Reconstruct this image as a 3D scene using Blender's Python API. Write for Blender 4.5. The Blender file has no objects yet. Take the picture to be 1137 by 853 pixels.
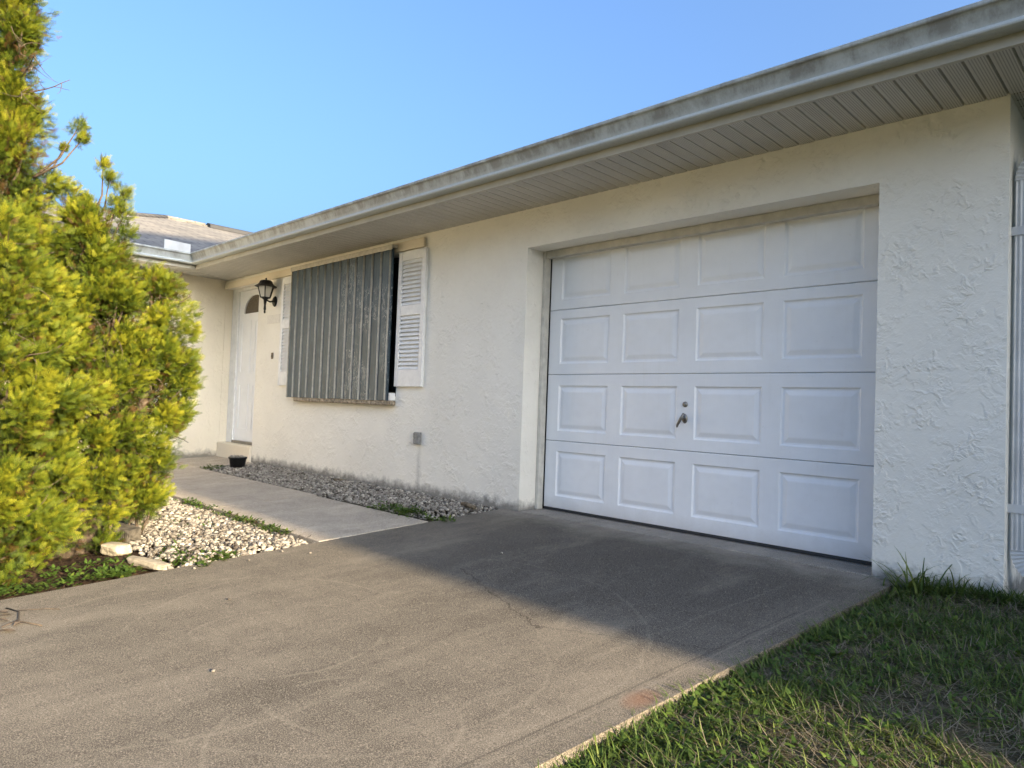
import bpy, bmesh, math, random
import numpy as np
from mathutils import Matrix, Vector
random.seed(7); RNG = np.random.default_rng(11)
R = math.radians
scene = bpy.context.scene
COL = scene.collection

# ------------------------------------------------------------------ materials
class NT:
    def __init__(s, name):
        s.m = bpy.data.materials.new(name); s.m.use_nodes = True
        s.t = s.m.node_tree; s.n = s.t.nodes; s.b = s.n['Principled BSDF']
        s.out = s.n['Material Output']
        s.geo = s.n.new('ShaderNodeNewGeometry'); s.P = s.geo.outputs['Position']
    def link(s, a, b): s.t.links.new(a, b)
    def put(s, sock, v):
        if hasattr(v, 'is_output'): s.link(v, sock)
        else: sock.default_value = v
    def mapping(s, scale=(1,1,1), loc=(0,0,0), rot=(0,0,0), vec=None):
        n = s.n.new('ShaderNodeMapping'); s.link(vec or s.P, n.inputs[0])
        n.inputs['Scale'].default_value = scale; n.inputs['Location'].default_value = loc; n.inputs['Rotation'].default_value = rot
        return n.outputs[0]
    def noise(s, scale, detail=4, rough=.55, vec=None, dist=0, col=False):
        n = s.n.new('ShaderNodeTexNoise'); s.link(vec or s.P, n.inputs['Vector'])
        n.inputs['Scale'].default_value = scale; n.inputs['Detail'].default_value = detail
        n.inputs['Roughness'].default_value = rough; n.inputs['Distortion'].default_value = dist
        return n.outputs['Color' if col else 'Fac']
    def voro(s, scale, vec=None, feat='F1', out='Distance', rnd=1):
        n = s.n.new('ShaderNodeTexVoronoi'); n.feature = feat; s.link(vec or s.P, n.inputs['Vector'])
        n.inputs['Scale'].default_value = scale; n.inputs['Randomness'].default_value = rnd
        return n.outputs[out]
    def ramp(s, f, stops, interp='LINEAR'):
        n = s.n.new('ShaderNodeValToRGB'); s.link(f, n.inputs[0]); r = n.color_ramp; r.interpolation = interp
        while len(r.elements) < len(stops): r.elements.new(.5)
        for e, (p, c) in zip(r.elements, stops):
            e.position = p; e.color = (c, c, c, 1) if isinstance(c, (int, float)) else (*c, 1)
        return n.outputs[0]
    def mix(s, f, a, b, mode='MIX'):
        n = s.n.new('ShaderNodeMix'); n.data_type = 'RGBA'; n.blend_type = mode
        s.put(n.inputs[0], f)
        for i, v in ((6, a), (7, b)):
            if not hasattr(v, 'is_output'): v = (*v, 1) if len(v) == 3 else v
            s.put(n.inputs[i], v)
        return n.outputs[2]
    def math(s, op, a, b=0.0, c=None, clamp=False):
        n = s.n.new('ShaderNodeMath'); n.operation = op; n.use_clamp = clamp
        s.put(n.inputs[0], a); s.put(n.inputs[1], b)
        if c is not None: s.put(n.inputs[2], c)
        return n.outputs[0]
    def sep(s, vec=None):
        n = s.n.new('ShaderNodeSeparateXYZ'); s.link(vec or s.P, n.inputs[0]); return n.outputs
    def attr(s, name, out='Fac'):
        n = s.n.new('ShaderNodeAttribute'); n.attribute_name = name; return n.outputs[out]
    def bump(s, h, dist=.01, strength=1, normal=None):
        n = s.n.new('ShaderNodeBump'); s.link(h, n.inputs['Height']); n.inputs['Distance'].default_value = dist
        n.inputs['Strength'].default_value = strength
        if normal is not None: s.link(normal, n.inputs['Normal'])
        return n.outputs[0]
    def fin(s, color=None, rough=.8, metal=0, normal=None, spec=.3):
        if color is not None:
            s.put(s.b.inputs['Base Color'], color if hasattr(color, 'is_output') else (*color, 1))
        s.put(s.b.inputs['Roughness'], rough); s.put(s.b.inputs['Metallic'], metal)
        s.b.inputs['Specular IOR Level'].default_value = spec
        if normal is not None: s.link(normal, s.b.inputs['Normal'])
        return s.m

def simple(name, col, rough=.6, metal=0, var=.12, scale=8, bump=.0, spec=.3, bscale=60):
    t = NT(name)
    n = t.noise(scale, 5, .6)
    d = tuple(c*(1-var*1.6) for c in col); u = tuple(min(1, c*(1+var)) for c in col)
    c = t.mix(t.ramp(n, [(.3, 0.), (.7, 1.)]), d, u)
    nm = t.bump(t.noise(bscale, 3), bump, 1) if bump else None
    return t.fin(c, rough, metal, nm, spec)

def stucco(name, col, coarse=1.0, stain=True):
    t = NT(name)
    warp = t.n.new('ShaderNodeVectorMath'); warp.operation = 'MULTIPLY_ADD'
    t.link(t.noise(3.2, 3, .5, col=True), warp.inputs[0]); warp.inputs[1].default_value = (.10,)*3; t.link(t.P, warp.inputs[2])
    v = warp.outputs[0]
    # skip-trowel coat: torn plateaus and short crests, kept in drifting patches
    a = t.noise(15, 5, .58, vec=v, dist=.35)
    plate = t.ramp(a, [(.44, 0.), (.55, 1.)])
    ridge = t.ramp(t.math('ABSOLUTE', t.math('SUBTRACT', t.noise(9, 4, .6, vec=v, dist=.3), .5)), [(0, 1.), (.03, .6), (.08, 0.)], 'EASE')
    short = t.ramp(t.noise(13, 2, .5), [(.47, 0.), (.55, 1.)])
    mask = t.ramp(t.noise(4.2, 3, .55), [(.40, .12), (.58, 1.)])
    h = t.math('MULTIPLY', t.math('ADD', t.math('MULTIPLY', ridge, short), t.math('MULTIPLY', plate, .75)), mask)
    h = t.math('ADD', h, t.math('MULTIPLY', t.noise(85, 4, .7), .38))
    h = t.math('ADD', h, t.math('MULTIPLY', t.noise(26, 3, .6), .35))
    nm = t.bump(h, .0037*coarse, 1)
    n1 = t.noise(1.3, 5, .6)
    d = tuple(c*.92 for c in col)
    c = t.mix(t.ramp(n1, [(.35, 0.), (.65, 1.)]), d, col)
    c = t.mix(t.math('MULTIPLY', t.ramp(t.noise(26, 4, .7), [(.5, 0.), (.75, 1.)]), .10), c, tuple(k*.75 for k in col))
    if stain:
        z = t.sep()[2]
        # grey-black soil splash along the foot of the wall, ragged
        lowm = t.math('SUBTRACT', .105, t.math('ADD', z, t.math('MULTIPLY', t.math('SUBTRACT', t.noise(9, 5, .7), .5), .22)))
        low = t.ramp(t.math('MULTIPLY', lowm, 10), [(0, 0.), (.9, 1.)])
        c = t.mix(t.math('MULTIPLY', low, .75), c, (.07, .066, .06))
        # drip runs under the outlet box
        x = t.sep()[0]
        dx = t.math('ABSOLUTE', t.math('ADD', x, t.math('ADD', 5.39, t.math('MULTIPLY', t.math('SUBTRACT', t.noise(14, 2), .5), .05))))
        run = t.math('MULTIPLY', t.ramp(dx, [(0, 1.), (.045, 0.)]), t.ramp(z, [(.1, 1.), (.47, .45), (.5, 0.)]))
        c = t.mix(t.math('MULTIPLY', run, .38), c, (.16, .15, .13))
    return t.fin(c, .88, 0, nm, .25)

M = {}
M['stucco_wing'] = stucco('beige_stucco', (.84, .765, .615), .8)
M['stucco'] = stucco('cream_stucco', (.86, .83, .745))
M['stucco_smooth'] = stucco('cream_stucco_trim', (.78, .70, .56), .35, False)
def m_door():
    t = NT('white_door_paint')
    z = t.sep()[2]
    c = t.mix(t.ramp(t.noise(3, 5, .6), [(.3, 0.), (.7, 1.)]), (.83, .84, .85), (.89, .90, .905))
    low = t.ramp(t.math('ADD', z, t.math('MULTIPLY', t.noise(8, 5, .7), .12)), [(.06, 1.), (.20, 0.)])
    c = t.mix(t.math('MULTIPLY', low, .45), c, (.42, .38, .32))
    sp = t.ramp(t.noise(33, 4, .75), [(.62, 0.), (.74, 1.)])
    c = t.mix(t.math('MULTIPLY', sp, .18), c, (.52, .50, .46))
    run = t.ramp(t.noise(6, 5, .7, vec=t.mapping((3.5, 1, .25))), [(.55, 0.), (.75, 1.)])
    c = t.mix(t.math('MULTIPLY', run, .08), c, (.58, .56, .5))
    h = t.math('ADD', t.math('MULTIPLY', t.noise(4, 2), 1.0), t.math('MULTIPLY', t.noise(70, 3, .6, vec=t.mapping((1, 1, .12))), .05))
    return t.fin(c, .40, 0, t.bump(h, .012, 1), .4)
M['white'] = m_door()
M['white_trim'] = simple('white_vinyl', (.80, .80, .78), .45, 0, .06, 12)
M['fascia'] = simple('almond_fascia_metal', (.50, .48, .42), .5, .05, .08, 6)
M['cream_wood'] = simple('cream_painted_wood', (.56, .54, .48), .6, 0, .10, 14, .0015)
M['soil'] = simple('dark_soil', (.05, .042, .028), .95, 0, .45, 14, .02, .1)
M['mulch'] = simple('red_brown_mulch', (.058, .038, .025), .95, 0, .5, 30, .012, .1)
M['plaque'] = simple('pale_plaque', (.74, .71, .64), .6, 0, .06, 30)
M['black'] = simple('black_metal_paint', (.012, .011, .011), .42, .2, .2, 20)
M['dark'] = simple('dark_void', (.01, .01, .012), .5)
M['grey_plastic'] = simple('weathered_grey_plastic', (.25, .25, .24), .6, 0, .25, 30)
M['pot'] = simple('black_plastic', (.018, .018, .018), .5, 0, .2, 20)
M['steel'] = simple('worn_steel', (.30, .28, .25), .38, .9, .3, 40)
M['wood_old'] = simple('weathered_wood', (.16, .13, .09), .9, 0, .4, 25, .006)
M['timber'] = simple('dark_weathered_timber', (.085, .075, .06), .9, 0, .4, 25, .006)
M['stone_pale'] = simple('pale_stone', (.38, .33, .245), .9, 0, .25, 16, .008)
M['downspout'] = simple('grey_white_aluminium', (.56, .57, .57), .45, .1, .10, 6)
M['bark'] = simple('grey_brown_bark', (.105, .08, .058), .95, 0, .4, 30, .006)
M['sill'] = simple('weathered_stucco_sill', (.36, .30, .22), .95, 0, .5, 26, .012)
M['grey_wall'] = simple('neighbour_stucco', (.6, .56, .48), .9, 0, .08, 3)
M['seal'] = simple('rubber_seal', (.05, .05, .052), .7)

def m_gutter():
    t = NT('weathered_gutter_paint')
    z = t.sep()[2]
    s = t.noise(5, 6, .72, vec=t.mapping((1.3, 1.3, .35)))
    grime = t.ramp(s, [(.40, 1.), (.60, .1)])
    hi = t.math('MULTIPLY', t.math('SUBTRACT', z, 2.625), 30, clamp=True)
    c = t.mix(t.math('MULTIPLY', t.math('MULTIPLY', grime, hi), .8), (.47, .50, .49), (.20, .195, .172))
    c = t.mix(t.math('MULTIPLY', t.ramp(t.noise(60, 3, .7), [(.55, 0.), (.7, 1.)]), .25), c, (.22, .2, .17))
    return t.fin(c, .5, 0, None, .35)
M['gutter'] = m_gutter()

def m_soffit():
    t = NT('vented_soffit_vinyl')
    x, y, z = t.sep()
    k = 1/.012
    fx = t.math('SUBTRACT', t.math('FRACT', t.math('MULTIPLY', x, k)), .5)
    fy = t.math('SUBTRACT', t.math('FRACT', t.math('MULTIPLY', y, k)), .5)
    d = t.math('ADD', t.math('MULTIPLY', fx, fx), t.math('MULTIPLY', fy, fy))
    dot = t.ramp(d, [(.05, 1.), (.08, 0.)])
    px = t.math('FRACT', t.math('MULTIPLY', x, 1/.0965))
    band = t.math('MULTIPLY', t.math('GREATER_THAN', px, .16), t.math('LESS_THAN', px, .88))
    f = t.math('MULTIPLY', t.math('MULTIPLY', dot, band), .9)
    c = t.mix(t.ramp(t.noise(2.5, 4), [(.3, 0.), (.7, 1.)]), (.52, .51, .475), (.60, .59, .55))
    c = t.mix(f, c, (.03, .03, .03))
    return t.fin(c, .55, 0, None, .3)
M['soffit'] = m_soffit()

def m_concrete(name, base, dark, drive=True):
    t = NT(name)
    x, y, z = t.sep()
    big = t.noise(.9, 5, .6)
    c = t.mix(t.ramp(big, [(.3, 0.), (.7, 1.)]), dark, base)
    streak = t.noise(3.5, 5, .65, vec=t.mapping((1, .22, 1), rot=(0, 0, .25)))
    c = t.mix(t.math('MULTIPLY', t.ramp(streak, [(.42, 0.), (.7, 1.)]), .45), c, tuple(k*.6 for k in dark))
    if drive:
        # greasy dark patch under where the car parks, lighter worn band by the door
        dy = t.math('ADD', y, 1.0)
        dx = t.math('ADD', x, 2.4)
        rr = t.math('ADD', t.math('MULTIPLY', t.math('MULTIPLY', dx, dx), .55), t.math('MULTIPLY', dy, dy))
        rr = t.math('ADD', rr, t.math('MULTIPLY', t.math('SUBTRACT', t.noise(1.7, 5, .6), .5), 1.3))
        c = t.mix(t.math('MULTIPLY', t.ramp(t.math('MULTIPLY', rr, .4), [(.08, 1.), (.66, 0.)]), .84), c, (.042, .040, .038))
        pale = t.ramp(t.math('ADD', y, t.math('MULTIPLY', t.noise(2.2, 5, .65), .7)), [(.02, 0.), (.40, 1.)])
        c = t.mix(t.math('MULTIPLY', pale, .8), c, (.34, .31, .265))
    grain = t.noise(230, 3, .8)
    bl = t.noise(6, 6, .7)
    c = t.mix(t.math('MULTIPLY', t.ramp(bl, [(.4, 0.), (.7, 1.)]), .5), c, tuple(k*.5 for k in dark))
    c = t.mix(t.math('MULTIPLY', t.ramp(t.noise(2.6, 5, .7, vec=t.mapping((1, .3, 1), rot=(0, 0, -.6))), [(.5, 0.), (.75, 1.)]), .5), c, tuple(min(1, k*1.55) for k in base))
    c = t.mix(t.math('MULTIPLY', t.ramp(grain, [(.50, 0.), (.66, 1.)]), .8), c, tuple(min(1, k*2.2) for k in base))
    c = t.mix(t.math('MULTIPLY', t.ramp(grain, [(.32, 1.), (.48, 0.)]), .8), c, tuple(k*.3 for k in dark))
    if drive:
        wob = t.math('MULTIPLY', t.math('SUBTRACT', t.noise(7, 5, .7), .5), .16)
        def line(ax, ay, bx, by, w, colr, f, wobble=True):
            nonlocal c
            L = math.hypot(bx-ax, by-ay); ux, uy = (bx-ax)/L, (by-ay)/L
            s = t.math('ADD', t.math('MULTIPLY', x, ux), t.math('ADD', t.math('MULTIPLY', y, uy), -(ax*ux+ay*uy)))
            d = t.math('ADD', t.math('MULTIPLY', x, -uy), t.math('ADD', t.math('MULTIPLY', y, ux), -(-ax*uy+ay*ux)))
            if wobble: d = t.math('ADD', d, wob)
            inr = t.math('MULTIPLY', t.math('GREATER_THAN', s, 0), t.math('LESS_THAN', s, L))
            k = t.math('MULTIPLY', t.ramp(t.math('ABSOLUTE', d), [(w*.4, 1.), (w, 0.)]), inr)
            c = t.mix(t.math('MULTIPLY', k, f), c, colr)
        line(-3.05, -1.50, -2.05, -1.90, .006, (.018, .016, .014), .75)
        line(-2.05, -1.90, -1.35, -1.55, .006, (.012, .011, .01), .3)
        line(-1.33, -.9, -1.62, -5.0, .006, (.02, .02, .018), .4, False)
        line(-1.33+.045, -.6, -1.62+.045, -5.0, .008, (.24, .21, .17), .35, False)
        line(-1.55, -.5, -1.95, -5.0, .010, (.24, .21, .17), .22, True)
        for (cx, cy, r, a) in ((-2.75, -2.75, .42, .30), (-2.15, -2.55, .55, .25), (-3.0, -3.0, .9, .22), (-1.9, -3.0, .38, .28), (-2.6, -2.3, 1.15, .18)):
            q = t.math('SQRT', t.math('ADD', t.math('POWER', t.math('ADD', x, -cx), 2), t.math('POWER', t.math('ADD', y, -cy), 2)))
            q = t.math('ABSOLUTE', t.math('ADD', t.math('ADD', q, -r), t.math('MULTIPLY', wob, .5)))
            brk = t.ramp(t.noise(1.6, 2), [(.48, 0.), (.56, 1.)])
            c = t.mix(t.math('MULTIPLY', t.math('MULTIPLY', t.ramp(q, [(.002, 1.), (.012, 0.)]), brk), a*.85), c, (.33, .29, .23))
        q = t.math('ADD', t.math('POWER', t.math('ADD', x, 1.345), 2), t.math('MULTIPLY', t.math('POWER', t.math('ADD', y, 2.16), 2), .35))
        c = t.mix(t.math('MULTIPLY', t.ramp(q, [(.0002, 1.), (.004, 0.)]), .4), c, (.24, .09, .04))
    h = t.math('ADD', t.math('MULTIPLY', grain, 1.0), t.math('MULTIPLY', t.noise(35, 4, .7), .8))
    return t.fin(c, .92, 0, t.bump(h, .0028 if drive else .0015, 1), .2)
M['driveway'] = m_concrete('driveway_concrete', (.172, .150, .119), (.090, .080, .066))
M['apron'] = m_concrete('garage_floor_concrete', (.30, .27, .23), (.22, .2, .17), False)
M['walk'] = m_concrete('walkway_concrete', (.42, .365, .29), (.335, .29, .23), False)

def m_shingle(name):
    t = NT(name)
    x, y, z = t.sep()
    cmb = t.n.new('ShaderNodeCombineXYZ'); t.link(y, cmb.inputs[0]); t.link(t.math('MULTIPLY', z, 3.1), cmb.inputs[1])
    b = t.n.new('ShaderNodeTexBrick'); t.link(cmb.outputs[0], b.inputs['Vector'])
    b.inputs['Scale'].default_value = 1; b.inputs['Brick Width'].default_value = .30; b.inputs['Row Height'].default_value = .14
    b.inputs['Mortar Size'].default_value = .012; b.inputs['Color1'].default_value = (.30, .28, .25, 1); b.inputs['Color2'].default_value = (.17, .165, .16, 1)
    b.inputs['Mortar'].default_value = (.06, .06, .06, 1)
    c = t.mix(.5, b.outputs['Color'], t.ramp(t.noise(3.5, 4, .6), [(.3, (.14, .135, .13)), (.7, (.36, .33, .28))]))
    c = t.mix(t.math('MULTIPLY', t.noise(160, 2), .35), c, (.07, .07, .07))
    return t.fin(c, .95, 0, t.bump(t.math('MULTIPLY', b.outputs['Fac'], -1), .01, 1), .1)
M['shingle'] = m_shingle('grey_tan_shingles')

def m_galv():
    t = NT('galvanised_storm_panel')
    s = t.noise(5.5, 6, .7, vec=t.mapping((3.0, 1, .7)), dist=.8)
    c = t.mix(t.ramp(s, [(.34, 0.), (.66, 1.)]), (.030, .053, .072), (.068, .104, .128))
    # white rust blooms, denser to the right
    x = t.sep()[0]
    edge = t.ramp(t.math('ABSOLUTE', t.math('SUBTRACT', t.noise(6, 5, .65, vec=t.mapping((2.6, 1, .9)), dist=1.3), .53)), [(.004, 1.), (.022, 0.)])
    zone = t.math('MULTIPLY', t.ramp(t.math('MULTIPLY', t.math('ADD', x, 8), .5), [(.35, .12), (.75, 1.)]), t.ramp(t.noise(2.2, 2), [(.42, 0.), (.58, 1.)]))
    c = t.mix(t.math('MULTIPLY', t.math('MULTIPLY', edge, zone), .55), c, (.62, .64, .64))
    c = t.mix(t.math('MULTIPLY', t.ramp(t.noise(22, 4, .7, vec=t.mapping((1, 1, .25))), [(.55, 0.), (.72, 1.)]), .5), c, (.06, .075, .08))
    return t.fin(c, .5, .12, None, .35)
M['galv'] = m_galv()
M['rail_lit_rib'] = simple('pale_rail_and_lit_rib', (.50, .47, .40), .5, .1, .15, 20)  # pale header rail metal, also the light painted on the rib returns

def m_glass(name, col, rough=.06):
    t = NT(name); return t.fin(col, rough, 0, None, .6)
M['glass_dark'] = m_glass('window_glass', (.02, .022, .025))
M['glass_fan'] = simple('leaded_frosted_glass', (.13, .105, .075), .25, 0, .35, 70)
def m_lglass():
    t = NT('lantern_glass'); b = t.b
    b.inputs['Base Color'].default_value = (.85, .82, .75, 1); b.inputs['Roughness'].default_value = .18
    b.inputs['Transmission Weight'].default_value = .5; b.inputs['IOR'].default_value = 1.1
    return t.m
M['glass_lamp'] = m_lglass()

def m_leaf(name, stops, trans=.3, rough=.6):
    t = NT(name)
    c = t.ramp(t.attr('tone'), stops)
    t.fin(c, rough, 0, None, .25)
    tr = t.n.new('ShaderNodeBsdfTranslucent'); t.link(c, tr.inputs[0])
    ms = t.n.new('ShaderNodeMixShader'); ms.inputs[0].default_value = trans
    t.link(t.b.outputs[0], ms.inputs[1]); t.link(tr.outputs[0], ms.inputs[2]); t.link(ms.outputs[0], t.out.inputs[0])
    return t.m
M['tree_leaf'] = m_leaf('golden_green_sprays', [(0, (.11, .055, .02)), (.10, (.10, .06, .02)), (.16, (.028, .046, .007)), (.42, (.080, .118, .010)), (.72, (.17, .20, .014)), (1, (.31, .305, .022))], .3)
M['grass'] = m_leaf('lawn_blades', [(0, (.038, .068, .014)), (.55, (.082, .128, .026)), (.74, (.14, .175, .035)), (.78, (.12, .10, .068)), (1, (.27, .235, .165))], .3)
M['weed'] = m_leaf('weed_leaves', [(0, (.10, .08, .03)), (.15, (.035, .06, .012)), (.6, (.07, .125, .02)), (1, (.15, .19, .03))], .3)
def m_gravel():
    t = NT('crushed_limestone')
    c = t.ramp(t.attr('tone'), [(0, (.06, .05, .04)), (.3, (.22, .2, .17)), (.65, (.30, .275, .235)), (1, (.56, .52, .44))])
    c = t.mix(t.math('MULTIPLY', t.noise(60, 3, .7), .45), c, (.15, .13, .11))
    return t.fin(c, .9, 0, t.bump(t.noise(150, 2), .003, 1), .2)
M['gravel'] = m_gravel()

# ------------------------------------------------------------------ mesh helpers
class MB:
    def __init__(s): s.v = []; s.f = []; s.sm = []
    def add(s, vs, fs, smooth=False):
        o = len(s.v); s.v += [tuple(v) for v in vs]
        for f in fs: s.f.append([i+o for i in f]); s.sm.append(smooth)
        return s
    def box(s, x0, x1, y0, y1, z0, z1, mtx=None):
        vs = [(x, y, z) for z in (z0, z1) for y in (y0, y1) for x in (x0, x1)]
        if mtx is not None: vs = [tuple(mtx @ Vector(v)) for v in vs]
        return s.add(vs, [(0, 2, 3, 1), (4, 5, 7, 6), (0, 1, 5, 4), (2, 6, 7, 3), (0, 4, 6, 2), (1, 3, 7, 5)])
    def prism(s, poly, axis, a, b):
        """extrude a 2-D polygon along an axis; poly coords are the two other axes in order"""
        def P(p, t):
            q = list(p); q.insert('xyz'.index(axis), t); return tuple(q)
        n = len(poly); vs = [P(p, a) for p in poly] + [P(p, b) for p in poly]
        fs = [tuple(range(n))[::-1], tuple(range(n, 2*n))] + [(i, (i+1) % n, n+(i+1) % n, n+i) for i in range(n)]
        return s.add(vs, fs)
    def tube(s, pts, rad, seg=8, smooth=True, cap=True):
        pts = [Vector(p) for p in pts]; n = len(pts)
        rad = [rad]*n if isinstance(rad, (int, float)) else rad
        vs = []; fs = []; up = Vector((0.13, .21, 1))
        for i, p in enumerate(pts):
            d = (pts[min(i+1, n-1)] - pts[max(i-1, 0)]).normalized()
            a = d.cross(up);
            if a.length < .1: a = d.cross(Vector((1, .1, 0)))
            a.normalize(); b = d.cross(a)
            for k in range(seg):
                t = 2*math.pi*k/seg; vs.append(p + (a*math.cos(t) + b*math.sin(t))*rad[i])
        for i in range(n-1):
            for k in range(seg):
                fs.append((i*seg+k, i*seg+(k+1) % seg, (i+1)*seg+(k+1) % seg, (i+1)*seg+k))
        if cap: fs += [tuple(range(seg))[::-1], tuple(range((n-1)*seg, n*seg))]
        return s.add(vs, fs, smooth)
    def lathe(s, prof, c, seg=24, smooth=True, rot=0, cap=True):
        vs = []; fs = []; n = len(prof)
        for r, z in prof:
            for k in range(seg):
                t = 2*math.pi*k/seg+rot; vs.append((c[0]+r*math.cos(t), c[1]+r*math.sin(t), c[2]+z))
        for i in range(n-1):
            for k in range(seg): fs.append((i*seg+k, i*seg+(k+1) % seg, (i+1)*seg+(k+1) % seg, (i+1)*seg+k))
        if cap: fs += [tuple(range(seg))[::-1], tuple(range((n-1)*seg, n*seg))]
        return s.add(vs, fs, smooth)
    def sweep(s, prof, path, closed=False):
        """prof: (outward offset to the right of travel, z); path: list of (x,y) with mitred corners"""
        n = len(path); P = [Vector((p[0], p[1])) for p in path]; vs = []
        for i in range(n):
            d0 = (P[i]-P[i-1]).normalized() if i else (P[1]-P[0]).normalized()
            d1 = (P[i+1]-P[i]).normalized() if i < n-1 else d0
            n0 = Vector((d0.y, -d0.x)); n1 = Vector((d1.y, -d1.x)); m = (n0+n1); m = m/m.dot(n0) if m.length > 1e-6 else n0
            for o, z in prof: vs.append((P[i].x+m.x*o, P[i].y+m.y*o, z))
        k = len(prof); fs = []
        for i in range(n-1):
            for j in range(k if closed else k-1):
                fs.append((i*k+j, i*k+(j+1) % k, (i+1)*k+(j+1) % k, (i+1)*k+j))
        if closed: fs += [tuple(range(k))[::-1], tuple(range((n-1)*k, n*k))]
        return s.add(vs, fs)
    def build(s, name, mat, parent=None, bevel=0, loc=None, seg=2):
        me = bpy.data.meshes.new(name)
        vs = s.v
        if parent is not None and loc is None: loc = origin(parent)
        if loc is not None: vs = [(v[0]-loc[0], v[1]-loc[1], v[2]-loc[2]) for v in vs]
        me.from_pydata(vs, [], s.f); me.update()
        me.polygons.foreach_set('use_smooth', s.sm)
        bm = bmesh.new(); bm.from_mesh(me); bmesh.ops.recalc_face_normals(bm, faces=bm.faces); bm.to_mesh(me); bm.free()
        me.materials.append(mat)
        o = bpy.data.objects.new(name, me); COL.objects.link(o)
        if loc is not None and parent is None: o.location = loc
        if parent is not None: o.parent = parent
        if bevel:
            b = o.modifiers.new('Bevel', 'BEVEL'); b.width = bevel; b.segments = seg; b.limit_method = 'ANGLE'; b.angle_limit = R(40)
        return o

def origin(o):
    p = Vector((0, 0, 0))
    while o is not None: p += Vector(o.location); o = o.parent
    return p

def fast(name, V, F, mat, tone=None, parent=None, loc=None, smooth=False):
    """numpy mesh: V (n,3), F (m,k)"""
    me = bpy.data.meshes.new(name); k = F.shape[1]
    if parent is not None: loc = tuple(origin(parent))
    if loc is not None: V = V - np.array(loc)
    me.vertices.add(len(V)); me.vertices.foreach_set('co', V.astype(np.float32).ravel())
    me.loops.add(F.size); me.loops.foreach_set('vertex_index', F.astype(np.int32).ravel())
    me.polygons.add(len(F)); me.polygons.foreach_set('loop_start', np.arange(0, F.size, k, dtype=np.int32))
    me.polygons.foreach_set('loop_total', np.full(len(F), k, dtype=np.int32))
    if smooth: me.polygons.foreach_set('use_smooth', np.ones(len(F), dtype=bool))
    if tone is not None:
        a = me.attributes.new('tone', 'FLOAT', 'FACE'); a.data.foreach_set('value', tone.astype(np.float32))
    me.update(calc_edges=True); me.materials.append(mat)
    o = bpy.data.objects.new(name, me); COL.objects.link(o)
    if parent is not None: o.parent = parent
    elif loc is not None: o.location = loc
    return o

def tag(o, label=None, cat=None, group=None, kind=None):
    if label: o['label'] = label
    if cat: o['category'] = cat
    if group: o['group'] = group
    if kind: o['kind'] = kind
    return o
def empty(name, loc, label, cat, group=None):
    o = bpy.data.objects.new(name, None); COL.objects.link(o); o.location = loc; o.empty_display_size = .2
    return tag(o, label, cat, group)

def gz(y): return .05*max(-8, min(0, y))          # the lot falls 5 % towards the street

def wall_grid(mb, axis, xs, zs, holes, a, b):
    """wall with openings: front plane at a, back plane at b, reveals round each hole"""
    def P(u, z, t): return (u, t, z) if axis == 'y' else (t, u, z)
    inh = lambda u, z: any(h[0] < u < h[1] and h[2] < z < h[3] for h in holes)
    for i in range(len(xs)-1):
        for j in range(len(zs)-1):
            if inh((xs[i]+xs[i+1])/2, (zs[j]+zs[j+1])/2): continue
            for t in (a, b):
                mb.add([P(xs[i], zs[j], t), P(xs[i+1], zs[j], t), P(xs[i+1], zs[j+1], t), P(xs[i], zs[j+1], t)], [(0, 1, 2, 3)])
    def edge(u0, z0, u1, z1): mb.add([P(u0, z0, a), P(u1, z1, a), P(u1, z1, b), P(u0, z0, b)], [(0, 1, 2, 3)])
    for h in holes:
        edge(h[0], h[2], h[0], h[3]); edge(h[1], h[2], h[1], h[3]); edge(h[0], h[3], h[1], h[3])
        if h[2] > zs[0]+.01: edge(h[0], h[2], h[1], h[2])
    edge(xs[0], zs[0], xs[0], zs[-1]); edge(xs[-1], zs[0], xs[-1], zs[-1]); edge(xs[0], zs[-1], xs[-1], zs[-1])

# ------------------------------------------------------------------ ground
XW = -10.08       # wing wall plane
XR = -.67         # right end of the house
XL = -9.01        # facade end at the door recess
GX0, GX1, GZ1 = -4.02, -1.277, 2.222   # garage opening

b = MB()
ys = [-700, -60, -20, -8, -4, 0, 6, 40, 700]; xs = [-700, -60, -12, -4, 0, 4, 60, 700]
vs = [(x, y, gz(y)-.065) for y in ys for x in xs]; n = len(xs)
b.add(vs, [(j*n+i, j*n+i+1, (j+1)*n+i+1, (j+1)*n+i) for j in range(len(ys)-1) for i in range(n-1)])
def m_ground():
    t = NT('lawn_ground')
    c = t.ramp(t.noise(2.4, 6, .65), [(.3, (.05, .06, .02)), (.55, (.075, .085, .03)), (.75, (.12, .10, .06))])
    c = t.mix(t.math('MULTIPLY', t.noise(40, 4, .7), .5), c, (.03, .035, .015))
    return t.fin(c, .95, 0, t.bump(t.noise(30, 4), .02, 1), .1)
M['ground'] = m_ground()
tag(b.build('ground', M['ground']), kind='structure')

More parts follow.
